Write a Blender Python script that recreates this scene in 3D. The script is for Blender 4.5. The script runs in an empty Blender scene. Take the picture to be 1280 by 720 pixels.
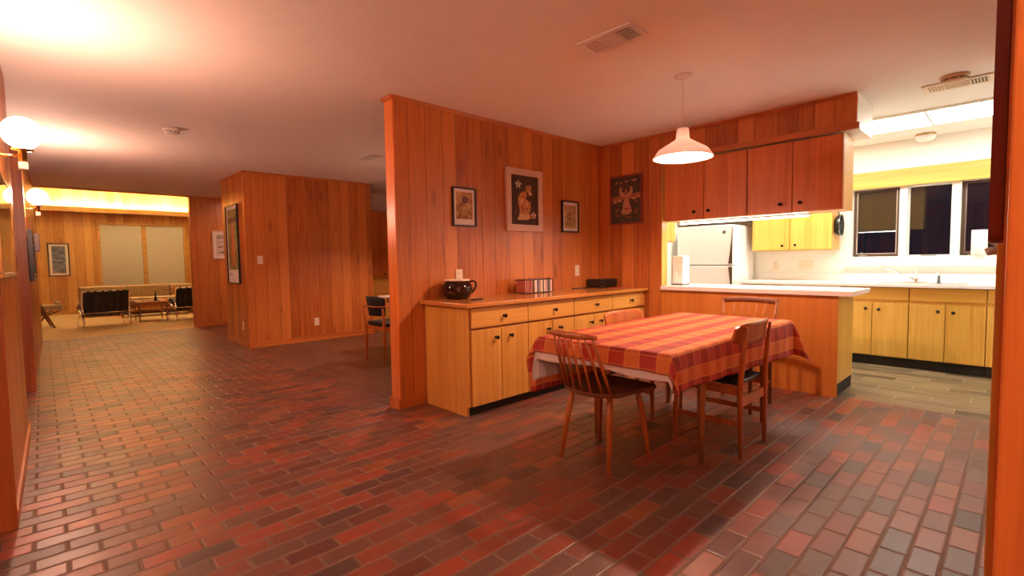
import bpy, bmesh, math, random
from mathutils import Vector, Matrix
R = math.radians
C = bpy.context.scene.collection
scene = bpy.context.scene

# ---------------------------------------------------------------- camera
CAM_H = 1.18
YAW, PITCH, ROLL, FPX = 0.7639784, 0.0560568, -0.0144731, 611.834
f = Vector((math.sin(YAW)*math.cos(PITCH), math.cos(YAW)*math.cos(PITCH), -math.sin(PITCH)))
rt = Vector((math.cos(YAW), -math.sin(YAW), 0)); up = rt.cross(f)
c_, s_ = math.cos(ROLL), math.sin(ROLL)
rt2 = c_*rt + s_*up; up2 = -s_*rt + c_*up
cam_d = bpy.data.cameras.new('camera'); cam = bpy.data.objects.new('camera', cam_d); C.objects.link(cam)
cam_d.sensor_width = 36.0; cam_d.lens = 36.0*FPX/1280.0; cam_d.clip_start = 0.02; cam_d.clip_end = 100
mw = Matrix.Identity(4)
for i in range(3):
    mw[i][0] = rt2[i]; mw[i][1] = up2[i]; mw[i][2] = -f[i]
mw[2][3] = CAM_H
cam.matrix_world = mw
scene.camera = cam

# ---------------------------------------------------------------- world, exposure, light levels
wd = bpy.data.worlds.new('night'); scene.world = wd; wd.use_nodes = True
wd.node_tree.nodes['Background'].inputs[0].default_value = (0.004, 0.005, 0.008, 1)
wd.node_tree.nodes['Background'].inputs[1].default_value = 1.0
vs = scene.view_settings
vs.view_transform = 'Standard'; vs.look = 'None'; vs.gamma = 1.0; vs.use_curve_mapping = False
vs.exposure = 1.85
try:
    scene.cycles.use_denoising = True
    scene.cycles.max_bounces = 10
    scene.cycles.diffuse_bounces = 6
    scene.cycles.sample_clamp_indirect = 6.0
except Exception:
    pass
WARM = (1.0, 0.57, 0.40)
SCONCE = 74.0
PENDANT = 640.0
TUBE = ((1.0, 0.985, 0.86), 3.9)
COVE = ((1.0, 0.82, 0.44), 230.0)

# ---------------------------------------------------------------- node helpers
class NT:
    def __init__(s, name):
        s.m = bpy.data.materials.new(name); s.m.use_nodes = True
        s.t = s.m.node_tree; s.n = s.t.nodes; s.bsdf = s.n['Principled BSDF']; s.out = s.n['Material Output']
    def node(s, typ, **kw):
        n = s.n.new(typ)
        for k, v in kw.items(): setattr(n, k, v)
        return n
    def put(s, sock, v):
        if isinstance(v, bpy.types.NodeSocket): s.t.links.new(v, sock)
        elif v is not None: sock.default_value = v
    def math(s, op, a, b=None, c=None):
        n = s.node('ShaderNodeMath', operation=op)
        s.put(n.inputs[0], a)
        if b is not None: s.put(n.inputs[1], b)
        if c is not None: s.put(n.inputs[2], c)
        return n.outputs[0]
    def mix(s, fac, a, b, mode='MIX'):
        n = s.node('ShaderNodeMix', data_type='RGBA', blend_type=mode)
        s.put(n.inputs[0], fac); s.put(n.inputs[6], a); s.put(n.inputs[7], b)
        return n.outputs[2]
    def ramp(s, fac, stops, interp='LINEAR'):
        n = s.node('ShaderNodeValToRGB'); r = n.color_ramp; r.interpolation = interp
        while len(r.elements) < len(stops): r.elements.new(0.5)
        for e, (p, col) in zip(r.elements, stops): e.position = p; e.color = (*col, 1)
        s.put(n.inputs[0], fac); return n.outputs[0]
    def maprange(s, v, a, b, c=0.0, d=1.0):
        n = s.node('ShaderNodeMapRange'); s.put(n.inputs[0], v)
        for i, x in enumerate((a, b, c, d)): n.inputs[i+1].default_value = x
        return n.outputs[0]
    def noise(s, vec, scale=5.0, detail=3.0, rough=0.5, dist=0.0):
        n = s.node('ShaderNodeTexNoise'); s.put(n.inputs['Vector'], vec)
        n.inputs['Scale'].default_value = scale; n.inputs['Detail'].default_value = detail
        n.inputs['Roughness'].default_value = rough; n.inputs['Distortion'].default_value = dist
        return n.outputs[0]
    def pos(s): return s.node('ShaderNodeNewGeometry').outputs['Position']
    def objc(s): return s.node('ShaderNodeTexCoord').outputs['Object']
    def uv(s): return s.node('ShaderNodeTexCoord').outputs['UV']
    def sep(s, v):
        n = s.node('ShaderNodeSeparateXYZ'); s.put(n.inputs[0], v); return n.outputs
    def comb(s, x, y, z=0.0):
        n = s.node('ShaderNodeCombineXYZ')
        for i, v in enumerate((x, y, z)): s.put(n.inputs[i], v)
        return n.outputs[0]
    def bump(s, h, strength=0.3, dist=0.01):
        n = s.node('ShaderNodeBump'); n.inputs['Strength'].default_value = strength
        n.inputs['Distance'].default_value = dist; s.put(n.inputs['Height'], h)
        s.t.links.new(n.outputs[0], s.bsdf.inputs['Normal'])
    def set(s, color=None, rough=None, metal=None, spec=None, coat=None):
        b = s.bsdf.inputs
        if color is not None: s.put(b['Base Color'], color if isinstance(color, bpy.types.NodeSocket) else (*color, 1))
        if rough is not None: s.put(b['Roughness'], rough)
        if metal is not None: b['Metallic'].default_value = metal
        if spec is not None: b['Specular IOR Level'].default_value = spec
        if coat is not None: b['Coat Weight'].default_value = coat; b['Coat Roughness'].default_value = 0.08
        return s.m

def plain(name, col, rough=0.5, metal=0.0, var=0.06, scale=30.0, bump=0.0, spec=None):
    t = NT(name); n = t.noise(t.objc(), scale, 3)
    lo = tuple(x*(1-var) for x in col); hi = tuple(min(1, x*(1+var)) for x in col)
    t.set(t.ramp(n, [(0.3, lo), (0.7, hi)]), rough, metal, spec)
    if bump: t.bump(n, bump, 0.003)
    return t.m

def emit(name, col, strength):
    t = NT(name); e = t.node('ShaderNodeEmission'); e.inputs[0].default_value = (*col, 1); e.inputs[1].default_value = strength
    t.t.links.new(e.outputs[0], t.out.inputs[0]); t.n.remove(t.bsdf); return t.m

def glass(name, tint=(1, 1, 1), gl=1.45, rough=0.0):
    t = NT(name); tr = t.node('ShaderNodeBsdfTransparent'); tr.inputs[0].default_value = (*tint, 1)
    g = t.node('ShaderNodeBsdfGlossy'); g.inputs['Roughness'].default_value = rough
    lw = t.node('ShaderNodeLayerWeight'); lw.inputs[0].default_value = 0.5
    f0 = ((gl-1)/(gl+1))**2
    fr = t.math('ADD', t.math('MULTIPLY', t.math('POWER', lw.outputs['Facing'], 5.0), 1-f0), f0)
    mx = t.node('ShaderNodeMixShader'); t.t.links.new(fr, mx.inputs[0])
    t.t.links.new(tr.outputs[0], mx.inputs[1]); t.t.links.new(g.outputs[0], mx.inputs[2])
    t.t.links.new(mx.outputs[0], t.out.inputs[0]); t.n.remove(t.bsdf); return t.m

def wood(name, dark, light, grain='z', rough=0.4, fine=55.0, world=False, coat=None):
    """wood whose grain runs along one axis of the object (or the room)."""
    t = NT(name); v = t.pos() if world else t.objc()
    x, y, z = t.sep(v)[:3]
    k = {'x': (0.035, 1, 1), 'y': (1, 0.035, 1), 'z': (1, 1, 0.035)}[grain]
    sc = t.comb(t.math('MULTIPLY', x, k[0]), t.math('MULTIPLY', y, k[1]), t.math('MULTIPLY', z, k[2]))
    n1 = t.noise(sc, fine, 4, 0.6); n2 = t.noise(sc, fine*0.16, 3, 0.5, 1.2)
    h = t.math('ADD', t.math('MULTIPLY', n1, 0.45), t.math('MULTIPLY', n2, 0.55))
    t.set(t.ramp(h, [(0.34, dark), (0.62, light)]), rough, coat=coat)
    t.bump(n1, 0.06, 0.002)
    return t.m

def panelling(name, axis, seed=0.0, dark=(0.36, 0.092, 0.016), light=(0.66, 0.240, 0.054), rough=0.33, scale=6.3):
    """random-width vertical boards with grooves, grain and knots; axis = the room axis along the wall."""
    t = NT(name); p = t.pos(); x, y, z = t.sep(p)[:3]
    u = t.math('ADD', x if axis == 'x' else y, seed)
    vo = t.node('ShaderNodeTexVoronoi', voronoi_dimensions='1D', feature='F1')
    t.put(vo.inputs['W'], u); vo.inputs['Scale'].default_value = scale; vo.inputs['Randomness'].default_value = 0.62
    ve = t.node('ShaderNodeTexVoronoi', voronoi_dimensions='1D', feature='DISTANCE_TO_EDGE')
    t.put(ve.inputs['W'], u); ve.inputs['Scale'].default_value = scale; ve.inputs['Randomness'].default_value = 0.62
    cr, cg, cb = t.sep(vo.outputs['Color'])[:3]
    off = t.math('MULTIPLY', cg, 17.0)
    gv = t.comb(u, off, t.math('ADD', t.math('MULTIPLY', z, 0.05), off))
    n1 = t.noise(gv, 70, 4, 0.6); n2 = t.noise(gv, 13, 3, 0.5, 1.5)
    h = t.math('ADD', t.math('MULTIPLY', n1, 0.52), t.math('MULTIPLY', n2, 0.42))
    h = t.math('ADD', h, t.math('MULTIPLY', t.math('SUBTRACT', cr, 0.5), 0.42))
    h = t.math('ADD', h, 0.05)
    col = t.ramp(h, [(0.30, dark), (0.50, tuple((a+b)/2 for a, b in zip(dark, light))), (0.80, light)])
    kn = t.node('ShaderNodeTexVoronoi', voronoi_dimensions='2D', feature='F1')
    t.put(kn.inputs['Vector'], t.comb(t.math('MULTIPLY', u, 2.1), t.math('ADD', t.math('MULTIPLY', z, 0.62), t.math('MULTIPLY', off, 3.3))))
    kn.inputs['Scale'].default_value = 1.0
    km = t.maprange(kn.outputs['Distance'], 0.02, 0.075, 0.5, 0.0)
    col = t.mix(km, col, (dark[0]*0.35, dark[1]*0.3, dark[2]*0.3, 1))
    gr = t.maprange(ve.outputs['Distance'], 0.008, 0.026, 1.0, 0.0)
    col = t.mix(t.math('MULTIPLY', gr, 0.72), col, (dark[0]*0.25, dark[1]*0.2, dark[2]*0.2, 1))
    t.set(col, t.maprange(n2, 0.3, 0.7, rough-0.05, rough+0.08))
    t.bump(t.math('SUBTRACT', t.math('MULTIPLY', n1, 0.12), gr), 0.35, 0.006)
    return t.m

def brick_floor(name, px, py, ox, oy):
    t = NT(name); x, y, z = t.sep(t.pos())[:3]
    ry = t.math('DIVIDE', t.math('SUBTRACT', y, oy), py); row = t.math('FLOOR', ry)
    half = t.math('MULTIPLY', t.math('FLOORED_MODULO', row, 2.0), 0.5)
    rx = t.math('ADD', t.math('DIVIDE', t.math('SUBTRACT', x, ox), px), half); colm = t.math('FLOOR', rx)
    fx = t.math('SUBTRACT', rx, colm); fy = t.math('SUBTRACT', ry, row)
    dx = t.math('MULTIPLY', t.math('MINIMUM', fx, t.math('SUBTRACT', 1.0, fx)), px)
    dy = t.math('MULTIPLY', t.math('MINIMUM', fy, t.math('SUBTRACT', 1.0, fy)), py)
    d = t.math('MINIMUM', dx, dy)
    wn = t.node('ShaderNodeTexWhiteNoise', noise_dimensions='2D'); t.put(wn.inputs['Vector'], t.comb(colm, row))
    v2, v3 = t.sep(wn.outputs['Color'])[:2]
    pal = t.ramp(wn.outputs['Value'], [(0.0, (0.109, 0.033, 0.024)), (0.10, (0.256, 0.060, 0.027)), (0.24, (0.147, 0.064, 0.046)), (0.38, (0.320, 0.057, 0.028)), (0.48, (0.186, 0.052, 0.032)),
                  (0.60, (0.128, 0.066, 0.053)), (0.74, (0.307, 0.088, 0.032)), (0.83, (0.211, 0.046, 0.028)), (0.93, (0.070, 0.036, 0.034))], 'CONSTANT')
    n = t.noise(t.pos(), 9, 3, 0.55); nf = t.noise(t.pos(), 130, 3, 0.6)
    pal = t.mix(t.maprange(n, 0.35, 0.75, 0.0, 0.45), pal, (0.105, 0.060, 0.045, 1))
    pal = t.mix(t.maprange(nf, 0.3, 0.8, 0.0, 0.25), pal, (0.22, 0.13, 0.09, 1))
    m = t.maprange(d, 0.0046, 0.0072, 1.0, 0.0)
    col = t.mix(m, pal, t.mix(n, (0.12, 0.068, 0.044, 1), (0.20, 0.13, 0.085, 1)))
    ro = t.math('ADD', t.math('MULTIPLY', m, 0.35), t.math('ADD', 0.33, t.math('MULTIPLY', v2, 0.08)))
    t.set(col, ro)
    t.bump(t.math('ADD', t.maprange(d, 0.003, 0.010, 0.0, 1.0), t.math('ADD', t.math('MULTIPLY', nf, 0.10), t.math('MULTIPLY', v3, 0.12))), 0.45, 0.004)
    return t.m

def plank_tile(name, px, py, long='y', cols=((0.05, 0.032, 0.017), (0.24, 0.165, 0.085), (0.13, 0.088, 0.045)), rough=0.45):
    t = NT(name); x, y, z = t.sep(t.pos())[:3]
    a, b = (y, x) if long == 'y' else (x, y)
    rb = t.math('DIVIDE', b, py); row = t.math('FLOOR', rb)
    ra = t.math('ADD', t.math('DIVIDE', a, px), t.math('MULTIPLY', row, 0.37)); cl = t.math('FLOOR', ra)
    fa = t.math('SUBTRACT', ra, cl); fb = t.math('SUBTRACT', rb, row)
    da = t.math('MULTIPLY', t.math('MINIMUM', fa, t.math('SUBTRACT', 1.0, fa)), px)
    db = t.math('MULTIPLY', t.math('MINIMUM', fb, t.math('SUBTRACT', 1.0, fb)), py)
    d = t.math('MINIMUM', da, db)
    wn = t.node('ShaderNodeTexWhiteNoise', noise_dimensions='2D'); t.put(wn.inputs['Vector'], t.comb(cl, row))
    sc = t.comb(t.math('MULTIPLY', a, 0.1), b, t.math('MULTIPLY', wn.outputs['Value'], 20.0))
    n = t.noise(sc, 22, 4, 0.6, 0.8)
    h = t.math('ADD', t.math('MULTIPLY', n, 0.7), t.math('MULTIPLY', wn.outputs['Value'], 0.3))
    col = t.ramp(h, [(0.3, cols[0]), (0.5, cols[2]), (0.72, cols[1])])
    m = t.maprange(d, 0.0015, 0.003, 1.0, 0.0)
    col = t.mix(m, col, (0.36, 0.30, 0.22, 1))
    t.set(col, rough); t.bump(t.math('SUBTRACT', t.math('MULTIPLY', n, 0.2), m), 0.2, 0.003)
    return t.m

# ---------------------------------------------------------------- materials
M = {}
M['pan_x'] = panelling('panelling_x', 'x', 3.37)
M['pan_y'] = panelling('panelling_y', 'y', 8.1)
M['pan_liv'] = panelling('panelling_living', 'x', 1.7, (0.44, 0.19, 0.04), (0.68, 0.38, 0.11), 0.4, 6.0)
M['trimwood'] = wood('trim_wood', (0.36, 0.088, 0.014), (0.60, 0.20, 0.04), 'x', 0.35, world=True)
M['trim_liv'] = wood('living_trim_wood', (0.40, 0.19, 0.045), (0.62, 0.34, 0.09), 'x', 0.4, world=True)
M['trimwood_y'] = wood('trim_wood_along_y', (0.36, 0.088, 0.014), (0.60, 0.20, 0.04), 'y', 0.35, world=True)
M['oak'] = wood('cabinet_oak', (0.58, 0.27, 0.045), (0.76, 0.42, 0.095), 'z', 0.38, 42, world=True)
M['oak_x'] = wood('cabinet_oak_flat', (0.58, 0.27, 0.045), (0.76, 0.42, 0.095), 'x', 0.38, 42, world=True)
M['oak_y'] = wood('cabinet_oak_flat_y', (0.58, 0.29, 0.05), (0.76, 0.44, 0.10), 'y', 0.38, 42, world=True)
M['koak'] = wood('oak_in_kitchen_light', (0.60, 0.33, 0.05), (0.78, 0.50, 0.115), 'z', 0.38, 42, world=True)  # same oak as the sideboard, kitchen light put in as a yellower colour
M['oak_klight_y'] = wood('oak_in_kitchen_light_flat', (0.60, 0.33, 0.05), (0.78, 0.50, 0.115), 'y', 0.38, 42, world=True)
M['oak_top'] = wood('worktop_wood', (0.44, 0.17, 0.035), (0.60, 0.26, 0.06), 'x', 0.16, 42, world=True)
M['ply'] = wood('peninsula_plywood', (0.50, 0.17, 0.028), (0.64, 0.25, 0.048), 'z', 0.4, 22, world=True)
M['door_red'] = wood('upper_cabinet_wood', (0.52, 0.14, 0.024), (0.74, 0.255, 0.055), 'z', 0.33, 30, world=True)
M['chairwood'] = wood('chair_beech', (0.38, 0.10, 0.02), (0.56, 0.18, 0.038), 'z', 0.3, 60)
M['teak'] = wood('teak', (0.25, 0.085, 0.03), (0.38, 0.15, 0.05), 'z', 0.28, 60)
M['darkwood'] = wood('dark_stained_wood', (0.12, 0.035, 0.015), (0.20, 0.07, 0.03), 'x', 0.3, 60)
M['tablewood'] = wood('table_wood', (0.30, 0.11, 0.035), (0.42, 0.18, 0.055), 'z', 0.35, 60)
M['redwood'] = wood('red_stained_wood', (0.20, 0.03, 0.018), (0.28, 0.045, 0.025), 'z', 0.3, 40)
M['jamb'] = wood('jamb_wood', (0.56, 0.145, 0.025), (0.76, 0.25, 0.055), 'z', 0.28, 60, world=True)
M['redcase'] = wood('casing_wood', (0.30, 0.07, 0.012), (0.46, 0.13, 0.026), 'z', 0.35, 40, world=True)
M['brick'] = brick_floor('brick_pavers', 0.2065, 0.0975, 0.123, 0.083)
M['ktile'] = plank_tile('kitchen_plank_tile', 0.61, 0.155)
M['ntile'] = plank_tile('nook_plank_tile', 0.9, 0.155, 'y', ((0.075, 0.036, 0.022), (0.16, 0.085, 0.052), (0.11, 0.055, 0.034)), 0.32)
M['carpet'] = plain('carpet', (0.50, 0.33, 0.15), 0.95, var=0.12, scale=120, bump=0.4)
M['ceil'] = plain('ceiling_paint', (0.84, 0.82, 0.79), 0.75, var=0.015, scale=6)
M['white'] = plain('white_paint', (0.86, 0.84, 0.78), 0.5, var=0.02)
M['laminate'] = plain('white_laminate', (0.86, 0.83, 0.80), 0.22, var=0.015)
M['enamel'] = plain('white_enamel', (0.86, 0.85, 0.84), 0.25, var=0.01)
M['plastic'] = plain('cream_plastic', (0.80, 0.72, 0.58), 0.4, var=0.02)
M['plastic_w'] = plain('white_plastic', (0.82, 0.80, 0.78), 0.4, var=0.02)
M['slot'] = plain('outlet_slot', (0.10, 0.07, 0.05), 0.6)
M['black'] = plain('black_plastic', (0.012, 0.011, 0.011), 0.3, var=0.2)
M['blackm'] = plain('black_matte', (0.014, 0.012, 0.011), 0.7, var=0.2)
M['leather'] = plain('black_leather', (0.010, 0.009, 0.010), 0.6, var=0.2, bump=0.2)
M['knob'] = plain('knob_bronze', (0.03, 0.02, 0.016), 0.25, 0.4)
M['chrome'] = plain('chrome', (0.75, 0.74, 0.72), 0.12, 1.0)
M['brass'] = plain('brass', (0.62, 0.42, 0.16), 0.22, 1.0)
M['steel'] = plain('steel', (0.55, 0.55, 0.55), 0.3, 1.0)
M['bronze'] = plain('window_bronze', (0.10, 0.06, 0.04), 0.4, 0.3)
M['glaze'] = plain('brown_glaze', (0.028, 0.008, 0.005), 0.08, var=0.3)
M['cream'] = plain('cream_glaze', (0.75, 0.62, 0.50), 0.3)
M['liner'] = plain('white_cotton', (0.80, 0.74, 0.72), 0.9, var=0.03, scale=200, bump=0.1)
M['teal'] = plain('dark_teal_vinyl', (0.010, 0.016, 0.017), 0.45)
M['olive'] = plain('olive_cloth', (0.16, 0.15, 0.06), 0.9)
M['boucle'] = plain('tan_upholstery', (0.36, 0.24, 0.12), 0.95, var=0.35, scale=45, bump=0.6)
M['beige'] = plain('beige_cushion', (0.45, 0.32, 0.18), 0.9, var=0.1)
M['blind'] = plain('blind_fabric', (0.56, 0.52, 0.40), 0.8, var=0.02)
M['mat'] = plain('mat_board', (0.78, 0.70, 0.62), 0.8, var=0.02)
M['whitewood'] = plain('pickled_wood_frame', (0.62, 0.44, 0.34), 0.5, var=0.12, scale=60)
M['grey'] = plain('grey_plastic', (0.12, 0.11, 0.10), 0.4)
M['tan'] = plain('tan_plastic', (0.55, 0.38, 0.22), 0.5)
M['redpaper'] = plain('red_paper', (0.42, 0.04, 0.025), 0.5)
M['shade'] = plain('lamp_shade_enamel', (0.80, 0.70, 0.66), 0.4, var=0.01)
def translucent(name, col, amount):
    t = NT(name); t.set(col, 0.4)
    tr = t.node('ShaderNodeBsdfTranslucent'); tr.inputs[0].default_value = (*col, 1)
    mx = t.node('ShaderNodeMixShader'); mx.inputs[0].default_value = amount
    t.t.links.new(t.bsdf.outputs[0], mx.inputs[1]); t.t.links.new(tr.outputs[0], mx.inputs[2]); t.t.links.new(mx.outputs[0], t.out.inputs[0]); return t.m
M['shade_tl'] = translucent('translucent_lamp_shade', (0.86, 0.80, 0.77), 0.17)
M['glass'] = glass('picture_glass')
M['wglass'] = glass('window_glass', (0.75, 0.78, 0.8), 1.7)
M['pane_in'] = glass('clear_glass', (0.95, 0.97, 0.95), 1.45)
M['globe'] = emit('lit_globe', (1.0, 0.58, 0.42), SCONCE)
M['bulb'] = emit('lit_bulb', WARM, PENDANT)
M['globe_fill'] = emit('lit_fill_globe', (1.0, 0.58, 0.42), SCONCE*0.9)
M['tube'] = emit('fluorescent_diffuser', *TUBE)
M['covetube'] = emit('cove_tube', *COVE)

def cloth_mat():
    t = NT('plaid_cloth'); u, v = t.sep(t.uv())[:2]
    def band(a, per, duty, ph):
        fr = t.math('FRACT', t.math('ADD', t.math('DIVIDE', a, per), ph))
        return t.math('LESS_THAN', fr, duty), fr
    bv, fv = band(v, 0.188, 0.52, 0.36)
    bu, fu = band(u, 0.158, 0.5, 0.2)
    orange = (0.70, 0.205, 0.038, 1); red = (0.42, 0.022, 0.02, 1); mid = (0.62, 0.14, 0.032, 1); deep = (0.33, 0.012, 0.016, 1)
    a = t.mix(bu, orange, mid); b = t.mix(bu, (0.46, 0.028, 0.020, 1), deep)
    col = t.mix(bv, a, b)
    def line(fr, at, w):
        return t.math('LESS_THAN', t.math('ABSOLUTE', t.math('SUBTRACT', fr, at)), w)
    ln = t.math('MAXIMUM', t.math('MAXIMUM', line(fv, 0.53, 0.018), line(fv, 0.97, 0.014)), t.math('MAXIMUM', line(fu, 0.52, 0.016), line(fu, 0.98, 0.012)))
    col = t.mix(t.math('MULTIPLY', ln, 0.75), col, (0.72, 0.34, 0.09, 1))
    w = t.noise(t.uv(), 260, 2); col = t.mix(t.maprange(w, 0.3, 0.7, 0.0, 0.18), col, (0.75, 0.25, 0.08, 1))
    n = t.noise(t.uv(), 9, 2)
    t.set(col, 0.75); t.bump(t.math('ADD', t.math('MULTIPLY', w, 0.15), n), 0.25, 0.01)
    return t.m
M['plaid'] = cloth_mat()

# ---------------------------------------------------------------- mesh helpers
def merge(dst, src, mi=None, mat=None):
    mp = {}
    for v in src.verts: mp[v] = dst.verts.new(mat @ v.co if mat else v.co)
    for fc in src.faces:
        try:
            nf = dst.faces.new([mp[v] for v in fc.verts]); nf.material_index = fc.material_index if mi is None else mi; nf.smooth = fc.smooth
        except ValueError: pass
    src.free()

def box(bm, x0, x1, y0, y1, z0, z1, bev=0.0, mi=0, mat=None, seg=2):
    t = bmesh.new(); bmesh.ops.create_cube(t, size=1.0)
    for v in t.verts:
        v.co = Vector(((x0+x1)/2+v.co.x*(x1-x0), (y0+y1)/2+v.co.y*(y1-y0), (z0+z1)/2+v.co.z*(z1-z0)))
    if bev > 0: bmesh.ops.bevel(t, geom=t.edges[:], offset=bev, segments=seg, affect='EDGES', profile=0.6)
    merge(bm, t, mi, mat); return bm

def prism(bm, pts, axis, a, b, mi=0, bev=0.0):
    """extrude a polygon (list of 2-D points) along an axis from a to b."""
    def P(p, h):
        return {'x': Vector((h, p[0], p[1])), 'y': Vector((p[0], h, p[1])), 'z': Vector((p[0], p[1], h))}[axis]
    t = bmesh.new()
    lo = [t.verts.new(P(p, a)) for p in pts]; hi = [t.verts.new(P(p, b)) for p in pts]
    t.faces.new(lo); t.faces.new(hi[::-1]); n = len(pts)
    for i in range(n): t.faces.new((lo[i], hi[i], hi[(i+1) % n], lo[(i+1) % n]))
    bmesh.ops.recalc_face_normals(t, faces=t.faces[:])
    if bev: bmesh.ops.bevel(t, geom=t.edges[:], offset=bev, segments=2, affect='EDGES')
    merge(bm, t, mi); return bm

def lathe(bm, prof, cx=0, cy=0, seg=32, mi=0, mat=None, smooth=True):
    t = bmesh.new(); rings = []
    for r, z in prof:
        if r < 1e-6: rings.append([t.verts.new((cx, cy, z))])
        else: rings.append([t.verts.new((cx+r*math.cos(2*math.pi*i/seg), cy+r*math.sin(2*math.pi*i/seg), z)) for i in range(seg)])
    for a, b in zip(rings, rings[1:]):
        for i in range(seg):
            j = (i+1) % seg
            if len(a) == 1 and len(b) == 1: continue
            if len(a) == 1: fc = t.faces.new((a[0], b[i], b[j]))
            elif len(b) == 1: fc = t.faces.new((a[i], b[0], a[j]))
            else: fc = t.faces.new((a[i], b[i], b[j], a[j]))
            fc.smooth = smooth
    bmesh.ops.recalc_face_normals(t, faces=t.faces[:])
    merge(bm, t, mi, mat); return bm

def tube(bm, pts, rad, seg=10, mi=0, flat=None, cap=True):
    """tube along a list of points; rad is one radius or one per point; flat=(a,b) scales the cross-section."""
    pts = [Vector(p) for p in pts]; n = len(pts)
    rs = rad if isinstance(rad, (list, tuple)) else [rad]*n
    t = bmesh.new(); rings = []; ref = None
    for i, p in enumerate(pts):
        d = (pts[min(i+1, n-1)] - pts[max(i-1, 0)]).normalized()
        if ref is None:
            ref = Vector((0, 0, 1)) if abs(d.z) < 0.9 else Vector((1, 0, 0))
        a = d.cross(ref).normalized(); b = a.cross(d).normalized(); ref = b
        fa, fb = flat or (1, 1)
        rings.append([t.verts.new(p + a*rs[i]*fa*math.cos(2*math.pi*k/seg) + b*rs[i]*fb*math.sin(2*math.pi*k/seg)) for k in range(seg)])
    for r0, r1 in zip(rings, rings[1:]):
        for k in range(seg):
            fc = t.faces.new((r0[k], r1[k], r1[(k+1) % seg], r0[(k+1) % seg])); fc.smooth = True
    if cap: t.faces.new(rings[0]); t.faces.new(rings[-1][::-1])
    bmesh.ops.recalc_face_normals(t, faces=t.faces[:])
    merge(bm, t, mi); return bm

def ball(bm, c, r, sx=1, sy=1, sz=1, mi=0, seg=20):
    t = bmesh.new(); bmesh.ops.create_uvsphere(t, u_segments=seg, v_segments=seg//2, radius=r)
    for v in t.verts: v.co = Vector((c[0]+v.co.x*sx, c[1]+v.co.y*sy, c[2]+v.co.z*sz))
    for fc in t.faces: fc.smooth = True
    merge(bm, t, mi); return bm

def BM(): return bmesh.new()

def obj(name, bm, mat, parent=None, world=False):
    me = bpy.data.meshes.new(name); bm.to_mesh(me); bm.free()
    for m in (mat if isinstance(mat, (list, tuple)) else [mat]): me.materials.append(m)
    o = bpy.data.objects.new(name, me); C.objects.link(o)
    if parent is not None:
        o.parent = parent
        if world:
            q = parent; off = Vector((0, 0, 0))
            while q is not None: off += q.location; q = q.parent
            o.location = -off
    return o

def tag(o, label, cat, group=None, kind=None):
    if label: o['label'] = label
    if cat: o['category'] = cat
    if group: o['group'] = group
    if kind: o['kind'] = kind
    return o

def thing(name, label, cat, loc=(0, 0, 0), rot=0.0, group=None):
    o = bpy.data.objects.new(name, None); o.empty_display_size = 0.1; C.objects.link(o)
    o.location = loc; o.rotation_euler = (0, 0, rot)
    return tag(o, label, cat, group)

def struct(name, bm, mat, label=None, cat=None, parent=None):
    o = obj(name, bm, mat, parent); o['kind'] = 'structure'
    if label: tag(o, label, cat)
    return o

def dup(root, loc, rot, label, group=None):
    r = root.copy(); C.objects.link(r); r.location = loc; r.rotation_euler = (0, 0, rot); r['label'] = label
    if group: r['group'] = group
    for ch in list(root.children):
        c = ch.copy(); C.objects.link(c); c.parent = r
        for g in list(ch.children):
            d = g.copy(); C.objects.link(d); d.parent = c
    return r

# ================================================================ STRUCTURE
H = 2.475
YW = 3.425        # sideboard wall
XE = 4.727        # peninsula front plane
YL = 10.87        # end of the brick hall
XK = 7.10         # kitchen window wall
def B(*a, **k): return box(BM(), *a, **k)

struct('floor', B(-2.6, 2.09, -1.6, YL, -0.12, 0.0), M['brick'], 'red brown brick paver floor in running bond', 'floor')
struct('floor', B(2.09, 4.80, -1.6, 3.52, -0.12, 0.0), M['brick'], 'brick paver floor under the dining table', 'floor')
struct('floor', B(4.80, 7.4, -1.0, 3.52, -0.12, 0.0), M['ktile'], 'wood look plank tile floor of the kitchen', 'floor')
struct('floor', B(2.09, 6.9, 3.52, YL, -0.12, 0.0), M['ntile'], 'wood look plank floor of the back dining room', 'floor')
struct('floor', B(-3.0, 6.9, YL, 16.6, -0.12, 0.0), M['carpet'], 'tan carpet of the living room', 'carpet')
struct('ceiling', B(-2.6, 7.4, -1.6, YL+0.02, H, H+0.12), M['ceil'], 'white painted ceiling over the hall and dining area', 'ceiling')
struct('ceiling', B(-3.0, 6.9, YL+0.02, 16.6, 3.45, 3.57), M['ceil'], 'raised ceiling of the living room', 'ceiling')
struct('trim_1', B(-0.10, 2.07, YL-0.05, YL+0.02, H-0.022, H-0.001), M['trimwood'])

# hall left wall, slightly out of square: x = -0.187 + 0.0128 y
def lx(y): return -0.187 + 0.0128*y
def left_wall(name, y0, y1, t=0.14):
    return struct(name, prism(BM(), [(lx(y0)-t, y0), (lx(y0), y0), (lx(y1), y1), (lx(y1)-t, y1)], 'z', 0, H), M['pan_y'], 'wood panelled wall along the hall', 'wall')
left_wall('wall_left', 3.14, 4.88)
left_wall('wall_left', 6.53, YL)
def casing(name, y0, y1, m='redcase'):
    return struct(name, prism(BM(), [(lx(y0)-0.17, y0), (lx(y0)+0.012, y0), (lx(y1)+0.012, y1), (lx(y1)-0.17, y1)], 'z', 0, H-0.01, bev=0.004), M[m])
casing('trim_2', 3.10, 3.139)
casing('trim_3', 6.49, 6.529, 'redcase')
struct('baseboard_left', prism(BM(), [(lx(3.14)+0.001, 3.15), (lx(3.15)+0.013, 3.15), (lx(4.88)+0.013, 4.87), (lx(4.88)+0.001, 4.87)], 'z', 0, 0.07), M['trimwood_y'])
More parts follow.
